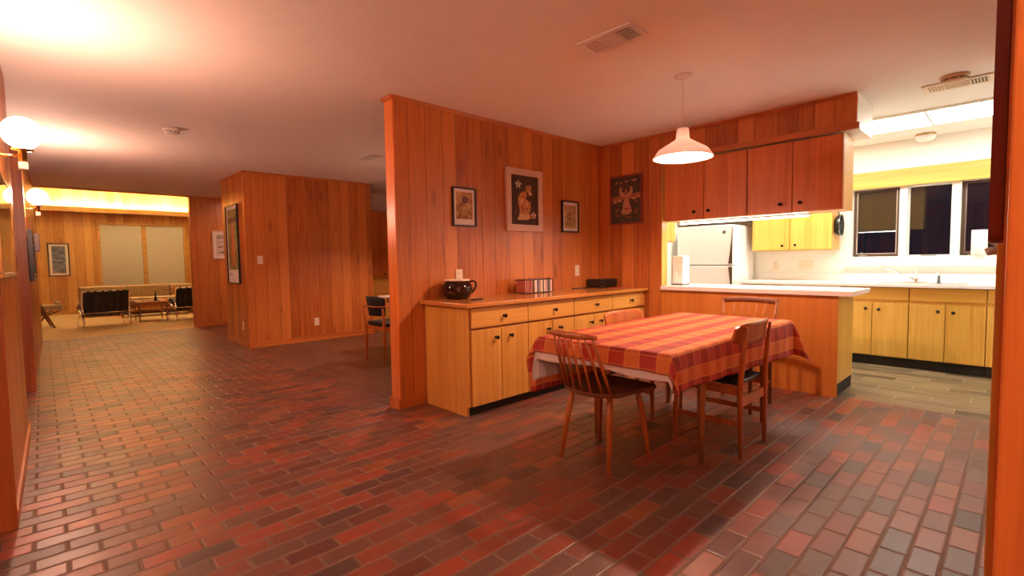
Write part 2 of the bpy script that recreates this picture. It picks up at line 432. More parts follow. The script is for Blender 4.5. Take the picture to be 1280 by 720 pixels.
struct('wall_entry', B(-1.75, -1.63, 3.0, 7.0, 0, H), M['pan_y'], 'panelled wall of the entry seen through the opening', 'wall')
struct('wall_back', B(-2.6, 1.3, -1.6, -1.48, 0, H), M['pan_x'], 'panelled wall behind the viewpoint', 'wall')
struct('wall_side', B(-2.6, -2.48, -1.48, 3.1, 0, H), M['pan_y'], 'panelled wall left of the viewpoint', 'wall')

# partition with sideboard
struct('wall_partition', B(2.035, 7.3, YW, 3.545, 0, H), [M['pan_x']], 'tall red oak panelled partition wall behind the sideboard', 'wall')
struct('wall_partition_end', B(2.02, 2.0345, YW-0.004, 3.549, 0, H-0.002, bev=0.003), M['jamb'])
struct('trim_4', prism(BM(), [(YW-0.022, H-0.001), (YW-0.001, H-0.001), (YW-0.001, H-0.03), (YW-0.010, H-0.028)], 'x', 2.0, XE-0.02), M['trimwood'])
struct('trim_5', B(1.998, 2.019, YW-0.022, 3.56, H-0.03, H-0.001), M['trimwood_y'])
struct('baseboard_partition', B(2.006, 2.24, YW-0.014, YW-0.0045, 0, 0.085, bev=0.003), M['trimwood'])
struct('baseboard_partition', B(2.006, 2.0195, YW-0.0044, 3.56, 0, 0.085, bev=0.003), M['trimwood_y'])

# block in the hall
struct('wall_block', B(2.075, 3.965, 7.49, 8.62, 0, H), [M['pan_x']], 'free standing red oak panelled wall block in the hall', 'wall')
struct('wall_block_end', B(2.06, 2.0745, 7.486, 8.62, 0, H-0.001), M['pan_y'])
struct('trim_6', B(2.045, 3.965, 7.470, 7.4855, H-0.028, H-0.001), M['trimwood'])
struct('trim_7', B(2.043, 2.0595, 7.470, 8.64, H-0.028, H-0.001), M['trimwood_y'])
struct('baseboard_block', B(2.048, 3.965, 7.472, 7.4855, 0, 0.075), M['trimwood'])
struct('baseboard_block', B(2.048, 2.0595, 7.4856, 8.62, 0, 0.075), M['trimwood_y'])
struct('wall_hall_end', B(2.062, 6.9, YL, YL+0.12, 0, H), M['pan_x'], 'red oak panelled wall at the end of the hall', 'wall')
struct('wall_hall_end_edge', B(2.05, 2.0615, YL-0.004, YL+0.125, 0, 3.45), M['pan_y'])
struct('wall_hall_end_upper', B(2.062, 6.9, YL+0.02, YL+0.12, H+0.12, 3.45), M['pan_liv'])
struct('baseboard_hall_end', B(2.04, 3.9, YL-0.018, YL-0.005, 0, 0.075), M['trimwood'])

# back dining room
struct('wall_nook_back', B(3.966, 6.9, 8.46, 8.58, 0, H), M['white'], 'white wall of the back dining room', 'wall')
struct('wall_nook_right', B(6.78, 6.9, 3.546, 8.459, 0, H), M['pan_y'], 'panelled side wall of the back dining room', 'wall')

# peninsula wall: wall left of the pass-through, soffit above
struct('wall_kitchen', B(XE, XE+0.105, 2.652, YW-0.001, 0, H), M['pan_y'], 'red oak panelled wall left of the pass-through', 'wall')
struct('wall_kitchen_jamb', B(XE+0.003, XE+0.112, 2.640, 2.6515, 0.895, 2.2), M['oak'])
struct('soffit_wall', B(XE, XE+0.02, 0.947, 2.651, 2.20, H), M['pan_y'], 'oak panelled soffit over the upper cabinets', 'wall')
struct('soffit_wall_end', B(XE+0.0205, XE+0.56, 0.947, YW-0.01, 2.20, H), M['white'], 'white painted end of the soffit', 'wall')
struct('trim_8', B(XE-0.016, XE-0.0005, 0.947, YW-0.024, H-0.026, H-0.001), M['trimwood_y'])
tag(struct('trim_9', B(XE-0.045, XE-0.0005, 0.92, 2.63, 2.183, 2.232, bev=0.004), M['trimwood_y']), 'projecting oak rail over the upper cabinets', 'trim')
struct('trim_10', B(XE-0.012, XE-0.0005, YW-0.014, YW-0.0005, 0.87, H-0.03), M['jamb'])

# kitchen shell
XW = XK
def kw(y0, y1, z0, z1): return struct('wall_window', B(XW, XW+0.14, y0, y1, z0, z1), M['white'], 'white kitchen wall around the windows', 'wall')
kw(-0.62, YW-0.001, 0, 1.165); kw(-0.62, YW-0.001, 1.96, H); kw(1.445, YW-0.001, 1.166, 1.959); kw(-0.62, 0.02, 1.166, 1.959)
kw(0.925, 0.995, 1.166, 1.959); kw(0.475, 0.545, 1.166, 1.959)
struct('wall_kitchen_right', B(XE, XW, -0.74, -0.621, 0, H), M['white'], 'white side wall of the kitchen', 'wall')
struct('wall_kitchen_inner', B(XE+0.113, XW-0.001, YW-0.012, YW-0.0012, 0.0, H-0.27), M['white'], 'white inner wall of the kitchen', 'wall')
struct('trim_11', B(7.035, XW-0.001, 0.0, 1.50, 1.958, 2.15, bev=0.004), M['oak_y'], 'pale oak valance board above the kitchen windows', 'trim')
struct('trim_12', B(7.02, XW-0.001, -0.6, 1.50, 1.055, 1.072, bev=0.003), M['laminate'])
# right wall end close to the viewpoint
struct('wall_right', B(1.36, XE+0.02, -0.14, 0.012, 0, H), M['pan_x'], 'panelled wall beside the viewpoint', 'wall')
jb = BM(); box(jb, 1.30, 1.352, -0.16, 0.0225, 0, H-0.003, bev=0.004)
struct('trim_13', jb, M['jamb'], 'red brown wooden door jamb at the near wall end', 'trim')
struct('trim_14', B(1.3525, 1.3595, -0.15, 0.0275, 0, H-0.003), M['jamb'])
struct('trim_15', B(1.3600, 1.372, 0.0125, 0.0365, 0, 1.20, bev=0.003), M['oak'])  # paler oak paints the kitchen's reflection onto this strip
struct('baseboard_right', B(1.40, XE-0.02, 0.0125, 0.026, 0, 0.085), M['trimwood'])

# living room shell
YF = 16.30
struct('wall_living', B(-3.0, 6.9, YF, YF+0.12, 0, 3.45), M['pan_liv'], 'honey coloured panelled far wall of the living room', 'wall')
struct('wall_living_left', B(-3.0, -2.88, YL, YF-0.001, 0, 3.45), M['pan_y'])
struct('wall_living_right', B(6.78, 6.9, YL+0.125, YF-0.001, 0, 3.45), M['pan_y'])
struct('wall_living_near', B(-3.0, lx(YL)-0.16, YL-0.12, YL, 0, 3.45), M['pan_x'])
struct('trim_16', B(-2.87, 6.77, YF-0.22, YF-0.18, 2.53, 2.655, bev=0.004), M['trim_liv'], 'wooden cove beam hiding the uplights', 'trim')
struct('trim_17', B(-2.87, 6.77, YF-0.179, YF-0.001, 2.53, 2.55), M['trim_liv'])
struct('baseboard_living', B(-2.87, 6.77, YF-0.014, YF-0.001, 0, 0.09), M['trim_liv'])
# two windows with closed blinds
def living_window(nm, x0, x1):
    w = thing(nm, None, None, (x0, YF-0.03, 0.62)); w['kind'] = 'structure'
    b = BM()
    n = 26; dx = (x1-x0)/n
    for i in range(n):
        box(b, x0+i*dx+0.002, x0+(i+1)*dx-0.002, YF-0.030, YF-0.026, 0.64, 2.235)
    box(b, x0, x1, YF-0.025, YF-0.022, 0.64, 2.235)
    obj('blind', b, M['blind'], w, True)
living_window('window_4', 1.105, 1.955); living_window('window_5', 2.055, 2.885)
fr = BM()
for a, b_ in ((1.045, 1.10), (1.96, 2.05), (2.89, 2.945)): box(fr, a, b_, YF-0.035, YF-0.001, 0.6, 2.25)
struct('trim_18', fr, M['trim_liv']); struct('trim_19', B(1.02, 2.97, YF-0.045, YF-0.001, 2.2505, 2.29), M['trim_liv'])

# ================================================================ CABINETRY
def knob_bm(x, z, r=0.0165):
    b = BM(); mt = Matrix.Translation((x, 0, z)) @ Matrix.Rotation(R(90), 4, 'X')
    lathe(b, [(0.0, 0.0), (0.011, 0.0), (0.011, 0.003), (0.005, 0.005), (0.005, 0.016), (0.010, 0.020), (r, 0.027), (r*0.9, 0.033), (r*0.5, 0.036), (0, 0.037)], 0, 0, 18, mat=mt)
    return b

def cabinet(name, label, loc, rot, w, d, fronts, carcass, fmat, group=None, z0=0.0, z1=0.8, toe=None, cmat=None, cat='cabinet'):
    """local frame: x across, front at y=0 facing -y. fronts: (kind, x0, x1, z0, z1, knob x, knob z)."""
    t = thing(name, label, cat, loc, rot, group)
    b = BM(); box(b, 0.001, w-0.001, 0.0205, d, z0, z1, bev=0.002); obj('body', b, cmat or M['oak'], t)
    for kind, a, b_, c, e, kx, kz in fronts:
        dm = BM(); box(dm, a, b_, 0.0, 0.0195, c, e, bev=0.003)
        dr = obj(kind, dm, fmat if kind == 'door' else (carcass or fmat), t)
        if kx is not None: obj('knob', knob_bm(kx, kz), M['knob'], dr)
    if toe: 
        tb = BM(); box(tb, 0.001, w-0.001, toe, d, 0.0, z0-0.001); obj('toe_kick', tb, M['blackm'], t)
    return t

# sideboard: four units under one worktop
SX, SW, SY = 2.293, 0.6062, 2.837
names4 = ('first sideboard cabinet at the open left end, under the brown pot', 'second sideboard cabinet from its left end, partly behind the tablecloth corner',
          'third sideboard cabinet from its left end, below the CD rack', 'last sideboard cabinet in the corner, below the black stereo')
for i in range(4):
    g = 0.004
    fr_ = [('drawer', g, SW-g, 0.673, 0.824, SW*0.54, 0.747),
           ('door', g, SW/2-0.004, 0.078, 0.655, SW/2-0.062, 0.585), ('door', SW/2+0.004, SW-g, 0.078, 0.655, SW/2+0.092, 0.585)]
    cb = cabinet('sideboard_cabinet', 'oak ' + names4[i], (SX+i*SW, SY, 0), 0, SW, YW-0.006-SY, fr_, M['oak_x'], M['oak'], 'sideboard cabinets', 0.075, 0.834, 0.05, M['teak'])
    if i == 0:
        e = BM(); prism(e, [(0.021, 0.834), (YW-0.006-SY, 0.834), (YW-0.006-SY, 0), (0.045, 0), (0.045, 0.075), (0.021, 0.075)], 'x', -0.022, 0.0005)
        obj('end_panel', e, M['oak'], cb)
wt = BM(); box(wt, 2.222, XE-0.006, 2.795, YW-0.006, 0.8345, 0.866, bev=0.005)
tag(obj('sideboard_worktop', wt, M['oak_top']), 'long polished oak worktop along the sideboard cabinets', 'worktop')

# peninsula
pn = thing('peninsula_cabinet', 'oak faced kitchen peninsula base below the white worktop', 'cabinet', (XE, 1.05, 0))
b = BM(); box(b, XE+0.0005, XE+0.02, 1.045, 2.65, 0.0, 0.848); obj('front_panel', b, M['ply'], pn, True)
b = BM(); box(b, XE+0.0205, XE+0.54, 1.047, 1.065, 0.105, 0.848); obj('end_panel', b, M['koak'], pn, True)  # same wood as the front, yellower to carry the kitchen light
b = BM(); box(b, XE+0.0205, XE+0.54, 1.066, 2.65, 0.10, 0.848); obj('body', b, M['oak'], pn, True)
b = BM(); box(b, XE+0.0205, XE+0.54, 1.052, 2.65, 0.0, 0.0995); obj('toe_kick', b, M['blackm'], pn, True)
b = BM(); box(b, XE-0.035, XE+0.59, 0.935, 2.638, 0.849, 0.89, bev=0.004)
tag(obj('peninsula_worktop', b, M['laminate']), 'white laminate worktop of the peninsula pass-through', 'worktop')

# upper cabinets over the pass-through (front faces -x): local x = -world y
def upper(label, ytop, w, d1, k1, k2):
    return cabinet('upper_cabinet', label, (XE-0.001, ytop, 0), -math.pi/2, w, 0.33,
        [('door', 0.003, d1-0.003, 1.568, 2.168, k1, 1.638), ('door', d1+0.003, w-0.003, 1.568, 2.168, k2, 1.640)],
        None, M['door_red'], 'upper cabinets over the pass-through', 1.562, 2.175, None, M['oak'])
upper('left red oak upper cabinet over the pass-through, behind the pendant lamp', 2.612, 0.830, 0.420, 0.330, 0.475)
upper('right red oak upper cabinet over the pass-through, at its open end', 1.780, 0.752, 0.376, 0.286, 0.445)

# kitchen base units along the window wall, front faces -x
def base_unit(label, yt, w, split, zfd=0.70, knobs=True):
    f_ = [('drawer', 0.004, w-0.004, 0.706, 0.836, None, None)]
    if split: f_ += [('door', 0.004, split-0.003, 0.108, 0.672, split-0.055, 0.61), ('door', split+0.003, w-0.004, 0.108, 0.672, split+0.06, 0.605)]
    else: f_ += [('door', 0.004, w-0.004, 0.108, 0.672, None, None)]
    return cabinet('kitchen_cabinet', label, (6.425, yt, 0), -math.pi/2, w, XK-0.004-6.425, f_, M['oak_klight_y'], M['koak'], 'kitchen base cabinets under the window', 0.10, 0.843, 0.045, M['koak'])
base_unit('yellow oak kitchen base cabinet beside the peninsula end', 1.40, 0.600, 0.292)
base_unit('yellow oak sink cabinet under the middle of the windows', 0.80, 0.578, 0.285)
base_unit('narrow yellow oak kitchen cabinet at the door jamb', 0.222, 0.30, None)
base_unit('yellow oak kitchen cabinet between dishwasher and refrigerator', 2.49, 0.485, 0.24)
dw = thing('dishwasher', 'white built-in dishwasher behind the peninsula worktop', 'dishwasher', (6.425, 2.002, 0), -math.pi/2)
b = BM(); box(b, 0.003, 0.597, 0.02, 0.6, 0.1, 0.843); obj('body', b, M['enamel'], dw)
b = BM(); box(b, 0.004, 0.596, 0.0, 0.0195, 0.1, 0.70, bev=0.004); obj('door', b, M['enamel'], dw)
b = BM(); box(b, 0.004, 0.596, -0.006, 0.0195, 0.705, 0.842, bev=0.004); obj('control_panel', b, M['enamel'], dw)
b = BM(); box(b, 0.02, 0.58, 0.05, 0.5, 0.0, 0.0995); obj('toe_kick', b, M['blackm'], dw)
b = BM(); box(b, 6.395, XK-0.003, -0.6, 2.495, 0.8445, 0.876, bev=0.004)
box(b, XK-0.022, XK-0.003, -0.6, 2.495, 0.8765, 0.97, bev=0.003)
tag(obj('kitchen_worktop', b, M['laminate']), 'white laminate kitchen worktop under the windows', 'worktop')

# kitchen wall cabinets
cabinet('wall_cabinet', 'yellow oak double wall cabinet seen through the pass-through, right of the refrigerator', (6.74, 2.470, 0), -math.pi/2, 0.90, XK-0.004-6.74,
        [('door', 0.004, 0.444, 1.262, 1.99, 0.37, 1.315), ('door', 0.450, 0.896, 1.262, 1.99, 0.515, 1.32)], None, M['koak'], None, 1.255, 2.0)
cabinet('fridge_cabinet', 'yellow oak cabinet above the refrigerator', (6.50, 3.40, 0), -math.pi/2, 0.92, XK-0.004-6.50,
        [('door', 0.004, 0.457, 1.70, 2.15, None, None), ('door', 0.463, 0.916, 1.70, 2.15, None, None)], None, M['koak'], None, 1.69, 2.16)
cabinet('corner_cabinet', 'yellow oak wall cabinet by the pass-through jamb, left of the refrigerator', (4.95, 3.09, 0), 0, 0.92, 0.32,
        [('door', 0.004, 0.916, 1.392, 2.15, None, None)], None, M['koak'], None, 1.385, 2.16)
# refrigerator, front faces -x
fg = thing('refrigerator', 'white two door refrigerator with dark edge handles', 'refrigerator', (6.35, 3.315, 0), -math.pi/2)
b = BM(); box(b, 0.0, 0.755, 0.07, 0.72, 0.02, 1.60, bev=0.012); obj('body', b, M['enamel'], fg)
b = BM(); box(b, 0.0, 0.755, 0.0, 0.066, 1.082, 1.60, bev=0.014, seg=3); d1 = obj('door', b, M['enamel'], fg)
b = BM(); box(b, 0.0, 0.755, 0.0, 0.066, 0.08, 1.072, bev=0.014, seg=3); d2 = obj('door', b, M['enamel'], fg)
for d_, z0, z1 in ((d1, 1.10, 1.57), (d2, 0.55, 1.06)):
    hb = BM(); n = 14
    prof = [(0.742-0.03*math.sin(math.pi*min(1, (i/n if d_ is d2 else 1-i/n)**0.9))*0.55-0.006*(1), z0+(z1-z0)*i/n) for i in range(n+1)]
    pts = [(0.752, z0)] + [(0.748-0.044*((1-i/n) if d_ is d1 else i/n)**1.6, z0+(z1-z0)*i/n) for i in range(n+1)] + [(0.752, z1)]
    prism(hb, pts, 'y', -0.012, -0.0005); obj('handle', hb, M['bronze'], d_)
lb = BM(); box(lb, 0.625, 0.665, -0.003, -0.0003, 1.485, 1.525, bev=0.001); obj('badge', lb, M['grey'], d1)

# hutch in the back room
hu = cabinet('hutch', 'built-in panelled hutch in the back dining room with a ledge', (3.985, 8.10, 0), 0, 2.0, 0.35,
     [('door', 0.01, 0.64, 0.93, 2.10, 0.55, 0.965), ('door', 0.65, 1.30, 0.93, 2.10, None, None), ('panel', 0.01, 1.99, 0.09, 0.885, None, None)],
     M['oak_x'], M['door_red'], None, 0.08, 2.105, 0.06, M['trimwood'])
b = BM(); box(b, 0.0, 2.0, -0.03, -0.0005, 0.889, 0.915, bev=0.003); obj('ledge', b, M['oak_top'], hu)

# ================================================================ DINING TABLE AND CHAIRS
TX0, TX1, TY0, TY1, TZ = 2.203, 3.985, 1.185, 2.055, 0.705
tb = thing('dining_table', 'wooden dining table with straight tapered legs under the plaid tablecloth', 'table', ((TX0+TX1)/2, (TY0+TY1)/2, 0))
b = BM(); box(b, TX0+0.006, TX1-0.006, TY0+0.006, TY1-0.006, TZ-0.032, TZ-0.006, bev=0.004); obj('tabletop', b, M['tablewood'], tb, True)
b = BM()
for y in (TY0+0.07, TY1-0.092): box(b, 2.7225, 3.6395, y, y+0.022, TZ-0.10, TZ-0.034)
for x in (2.70, 3.64): box(b, x, x+0.022, TY0+0.07, TY1-0.07, TZ-0.12, TZ-0.034)
obj('apron', b, M['tablewood'], tb, True)
for x in (2.69, 3.66):
    for y in (TY0+0.068, TY1-0.07):
        b = BM(); tube(b, [(x, y, 0), (x, y, 0.35), (x, y, TZ-0.034)], [0.0165, 0.022, 0.029], 16); obj('leg', b, M['tablewood'], tb, True)

def drape(name, mat, oxm, oxp, oym, oyp, z, inset, label, cat, wav=0.006, flare=0.12, kf=0.38, nx=150, ny=96, thick=0.0015, z_off=0.0, seed=1):
    """a cloth lying on the table top and hanging over its edges; o** = overhang at each edge (a number or a function of the position along it)."""
    x0, x1, y0, y1 = TX0+inset, TX1-inset, TY0+inset, TY1-inset
    def ev(o, s): return o(s) if callable(o) else o
    me = bpy.data.meshes.new(name); verts = []; uvs = []; faces = []
    mxm, mxp, mym, myp = [max(ev(o, i/20) for i in range(21)) for o in (oxm, oxp, oym, oyp)]
    def axis(lo, hi, a, b_, n):
        out = [lo-a+a*i/16 for i in range(16)] + [lo+(hi-lo)*i/n for i in range(n)] + [hi+b_*i/16 for i in range(17)]
        return out
    gx, gy = axis(x0, x1, mxm, mxp, nx), axis(y0, y1, mym, myp, ny)
    rnd = random.Random(seed); ph = [rnd.random()*6.28 for _ in range(8)]
    r0 = 0.012
    for s in gx:
        for t in gy:
            fx = min(max((s-x0)/(x1-x0), 0), 1); fy = min(max((t-y0)/(y1-y0), 0), 1)
            u = v = 0.0; sx = sy = 0
            if s < x0: u = (x0-s)/mxm*ev(oxm, fy); sx = -1
            elif s > x1: u = (s-x1)/mxp*ev(oxp, fy); sx = 1
            if t < y0: v = (y0-t)/mym*ev(oym, fx); sy = -1
            elif t > y1: v = (t-y1)/myp*ev(oyp, fx); sy = 1
            bx, by = min(max(s, x0), x1), min(max(t, y0), y1)
            rr = math.hypot(u, v)
            px, py, pz = bx, by, z
            if rr > 0:
                th = math.atan2(v, u); k = math.sin(2*th)**2
                drop = rr
                o = r0*(1-math.exp(-rr/r0*0.9)) + flare*rr*0.25
                # waves along the edges
                wv = wav*min(1, rr/0.12)*(math.sin(bx*17+ph[0])+0.6*math.sin(by*23+ph[1])+0.5*math.sin((bx+by)*41+ph[2]))
                o += wv + 0.005*min(1, rr/0.1)
                o += k*rr*kf
                px += sx*math.cos(th)*o if u > 0 else 0
                py += sy*math.sin(th)*o if v > 0 else 0
                pz -= max(0.0, drop - r0*(1-math.exp(-rr/r0))*0.4) * (1-0.05*k)
            else:
                pz += 0.0004*math.sin(s*19+ph[3])*math.sin(t*15+ph[4])
            verts.append((px, py, pz)); uvs.append((s, t))
    m_ = len(gy)
    for i in range(len(gx)-1):
        for j in range(m_-1): faces.append((i*m_+j, i*m_+j+1, (i+1)*m_+j+1, (i+1)*m_+j))
    me.from_pydata(verts, [], [f_[::-1] for f_ in faces]); ul = me.uv_layers.new(name='UVMap')
    for lp in me.loops: ul.data[lp.index].uv = uvs[lp.vertex_index]
    for p in me.polygons: p.use_smooth = True
    me.materials.append(mat)
    o = bpy.data.objects.new(name, me); C.objects.link(o)
    md = o.modifiers.new('thickness', 'SOLIDIFY'); md.thickness = thick; md.offset = -1
    return tag(o, label, cat)
drape('tablecloth', M['plaid'], lambda s: 0.105-0.01*s, 0.235, lambda s: 0.190+0.070*s, lambda s: 0.355 if s < 0.40 else (0.355-0.115*min(1, (s-0.40)/0.1)), TZ+0.004, -0.003,
      'red and orange plaid tablecloth draped over the dining table', 'tablecloth')
drape('table_liner', M['liner'], lambda s: 0.135+0.01*math.sin(s*9), 0.14, 0.12, lambda s: 0.268-0.05*min(1, max(0, (s-0.4)/0.1)), TZ+0.0002, 0.003,
      'white cotton under-cloth showing below the plaid tablecloth', 'tablecloth', wav=0.003, flare=0.02, kf=0.16, seed=1)
tg = BM(); box(tg, -0.012, 0.012, -0.001, 0.001, -0.018, 0.018, bev=0.0006)
lt = obj('care_label', tg, M['liner']); lt.location = (2.168, 1.150, 0.508); lt.rotation_euler = (0.2, 0.3, 0.8)
lt.parent = bpy.data.objects['tablecloth']

# --- spindle back chair (faces +x in its own frame)
def spindle_chair(label, loc, rot):
    t = thing('spindle_back_chair', label, 'chair', loc, rot)
    b = BM()
    pts = []
    for i in range(33):   # rounded seat outline: back edge curved, front wider
        a = -math.pi/2 + math.pi*i/32
        pts.append((-0.05 - 0.165*math.cos(a)**0.8 if math.cos(a) > 0 else -0.05, 0.205*math.sin(a)))
    out = [(p[0], p[1]) for p in pts] + [(0.20, 0.232), (0.222, 0.215), (0.232, 0.0), (0.222, -0.215), (0.20, -0.232)]
    prism(b, out, 'z', 0.415, 0.440, bev=0.006); obj('seat', b, M['darkwood'], t)
    for sx, sy, bx, by in ((-1, 1, -0.185, 0.175), (-1, -1, -0.185, -0.175), (1, 1, 0.195, 0.185), (1, -1, 0.195, -0.185)):
        b = BM(); x0, y0 = (-0.115 if sx < 0 else 0.145), 0.135*sy
        tube(b, [(x0, y0, 0.414), ((x0*2+bx)/3, (y0*2+by)/3, 0.30), (bx, by, 0.0)], [0.0155, 0.019, 0.0115], 14); obj('leg', b, M['chairwood'], t)
    for i in range(7):
        a = (i-3)/3.0
        y0 = 0.185*a; x0 = -0.05-0.148*math.sqrt(max(0, 1-(0.9*a)**2))
        y1 = 0.140*a; x1 = -0.290+0.014*a*a
        if abs(a) == 1: x0, y0 = -0.150, 0.165*a
        b = BM(); tube(b, [(x0, y0, 0.432), ((x0+x1)/2, (y0+y1)/2, 0.60), (x1, y1, 0.752)], [0.0065, 0.0075, 0.0055] if abs(a) < 1 else [0.0085, 0.0095, 0.008], 10)
        obj('spindle', b, M['chairwood'], t)
    b = BM(); n = 14
    pts = [(-0.290+0.014*((i-n/2)/(n/2))**2, 0.168*(i-n/2)/(n/2), 0.765) for i in range(n+1)]
    tube(b, pts, [0.011+0.007*math.sin(math.pi*i/n) for i in range(n+1)], 12, flat=(0.85, 1.15)); obj('top_rail', b, M['chairwood'], t)
    return t
spindle_chair('spindle back wooden chair with dark seat at the near end of the table', (2.372, 1.702, 0), R(-2))

# --- curved backrest chair (faces +y in its own frame)
def curved_chair(label, loc, rot):
    t = thing('curved_back_chair', label, 'chair', loc, rot, 'curved back dining chairs')
    W = 0.192
    for s in (-1, 1):
        b = BM(); tube(b, [(s*W, -0.205, 0.0), (s*W, -0.200, 0.42), (s*W*0.99, -0.212, 0.60), (s*W*0.97, -0.232, 0.775)], [0.0125, 0.0185, 0.017, 0.010], 14, flat=(0.9, 1.1)); obj('leg', b, M['chairwood'], t)
        b = BM(); tube(b, [(s*W, 0.205, 0.0), (s*W, 0.203, 0.30), (s*W, 0.200, 0.432)], [0.012, 0.0185, 0.018], 14); obj('leg', b, M['chairwood'], t)
        b = BM(); box(b, s*W-0.009, s*W+0.009, -0.186, 0.186, 0.372, 0.425, bev=0.004); obj('seat_rail', b, M['chairwood'], t)
        b = BM(); box(b, s*W-0.007, s*W+0.007, -0.188, 0.19, 0.185, 0.218, bev=0.004); obj('stretcher', b, M['chairwood'], t)
    b = BM(); box(b, -W+0.018, W-0.018, 0.190, 0.208, 0.372, 0.425, bev=0.004); obj('seat_rail', b, M['chairwood'], t)
    b = BM(); box(b, -W+0.018, W-0.018, -0.206, -0.192, 0.300, 0.357, bev=0.004); obj('back_rail', b, M['chairwood'], t)
    b = BM(); box(b, -W+0.012, W-0.012, -0.188, 0.19, 0.4255, 0.448, bev=0.009, seg=3); obj('seat', b, M['teal'], t)
    # bent backrest board
    b = BM(); n = 20; rows = [(0.655, 0.0), (0.675, 0.9), (0.735, 1.0), (0.785, 0.93), (0.80, 0.75)]
    lo = 0.662; hi = 0.797
    grid = []
    for i in range(n+1):
        a = -1 + 2*i/n; x = 0.252*a; yb = -0.234 + 0.045*a*a
        hh = (hi-lo)/2*(1-0.42*abs(a)**6); zc = (hi+lo)/2+0.004
        col = []
        for j in range(7):
            q = -1+2*j/6; col.append((x, yb - 0.012*q + 0.0, zc + hh*q))
        grid.append(col)
    vv = [[b.verts.new(p) for p in col] for col in grid]; vw = [[b.verts.new((p[0], p[1]+0.0125, p[2])) for p in col] for col in grid]
    for g in (vv, vw):
        for i in range(n):
            for j in range(6):
                fc = b.faces.new((g[i][j], g[i+1][j], g[i+1][j+1], g[i][j+1])); fc.smooth = True
    for i in range(n):
        for j in (0, 6): b.faces.new((vv[i][j], vv[i+1][j], vw[i+1][j], vw[i][j]))
    for j in range(6):
        for i in (0, n): b.faces.new((vv[i][j], vv[i][j+1], vw[i][j+1], vw[i][j]))
    bmesh.ops.recalc_face_normals(b, faces=b.faces[:])
    obj('backrest', b, M['chairwood'], t)
    return t
c2 = curved_chair('curved back wooden chair at the near long side of the table', (3.093, 1.318, 0), R(0))
c3 = dup(c2, (3.40, 2.05, 0), R(176), 'curved back wooden chair between the table and the sideboard'); c3.scale = (1, 1, 0.95)

# --- slat back chair (faces -x in its own frame)
def slat_chair(label, loc, rot):
    t = thing('slat_back_chair', label, 'chair', loc, rot)
    W = 0.190
    for s in (-1, 1):
        b = BM(); tube(b, [(0.20, s*W, 0.0), (0.195, s*W, 0.42), (0.222, s*(W+0.012), 0.64), (0.252, s*(W+0.026), 0.825)], [0.012, 0.0175, 0.0155, 0.010], 14); obj('leg', b, M['teak'], t)
        b = BM(); tube(b, [(-0.215, s*W, 0.0), (-0.21, s*W, 0.405)], [0.0125, 0.019], 14); obj('leg', b, M['teak'], t)
        b = BM(); box(b, -0.192, 0.178, s*W-0.009, s*W+0.009, 0.355, 0.405, bev=0.004); obj('seat_rail', b, M['teak'], t)
        b = BM(); box(b, -0.195, 0.183, s*W-0.007, s*W+0.007, 0.17, 0.195, bev=0.004); obj('stretcher', b, M['teak'], t)
    for x in (-0.205, 0.192):
        b = BM(); box(b, x-0.009, x+0.009, -W+0.018, W-0.018, 0.355, 0.405, bev=0.004); obj('seat_rail', b, M['teak'], t)
    b = BM(); box(b, -0.225, 0.172, -0.205, 0.205, 0.4065, 0.452, bev=0.016, seg=3); obj('seat_cushion', b, M['teal'], t)
    b = BM(); n = 12
    pts = [(0.252+0.022*(1-((i-n/2)/(n/2))**2), (W+0.034)*(i-n/2)/(n/2), 0.812+0.012*(1-((i-n/2)/(n/2))**2)) for i in range(n+1)]
    tube(b, pts, 0.017, 12, flat=(0.7, 1.25)); obj('top_rail', b, M['darkwood'], t)
    b = BM(); box(b, 0.200, 0.218, -W+0.012, W-0.012, 0.50, 0.53, bev=0.004); obj('lower_rail', b, M['teak'], t)
    for i in range(5):
        y = -0.125+0.0625*i
        b = BM(); tube(b, [(0.209, y*0.92, 0.529), (0.232, y*0.97, 0.67), (0.266, y, 0.800)], 0.011, 8, flat=(0.55, 1.25)); obj('slat', b, M['chairwood'], t)
    return t
slat_chair('slat back teak chair at the far end of the table, before the peninsula', (4.0, 1.575, 0), 0)

# ================================================================ THINGS ON THE SIDEBOARD
ZT = 0.8665
pot = thing('bean_pot', 'round glossy brown glazed pot with one handle and a cream rim', 'pot', (2.49, 3.26, ZT))
b = BM(); lathe(b, [(0, 0), (0.085, 0), (0.098, 0.008), (0.122, 0.05), (0.130, 0.085), (0.124, 0.115), (0.106, 0.140), (0.100, 0.146), (0.100, 0.152), (0.090, 0.152), (0.090, 0.140), (0.112, 0.11), (0.118, 0.085), (0.11, 0.05), (0.08, 0.012), (0, 0.012)], 0, 0, 40); obj('body', b, M['glaze'], pot)
b = BM(); lathe(b, [(0.103, 0.1525), (0.106, 0.158), (0.103, 0.165), (0.088, 0.166), (0.086, 0.158), (0.088, 0.1525), (0.103, 0.1525)], 0, 0, 40); obj('rim', b, M['cream'], pot)
b = BM(); tube(b, [(0.100, -0.028, 0.135), (0.135, -0.038, 0.148), (0.160, -0.046, 0.135), (0.166, -0.047, 0.105), (0.152, -0.043, 0.075), (0.122, -0.035, 0.045)], [0.009, 0.009, 0.009, 0.009, 0.009, 0.010], 10); obj('handle', b, M['glaze'], pot)
b = BM(); prism(b, [(-0.055, -0.020), (0.050, -0.022), (0.058, 0.0), (0.050, 0.024), (-0.055, 0.022)], 'z', 0, 0.009, bev=0.003)
o = tag(obj('trivet', b, M['black']), 'small flat black holder lying beside the brown pot', 'holder'); o.location = (2.535, 3.06, ZT)

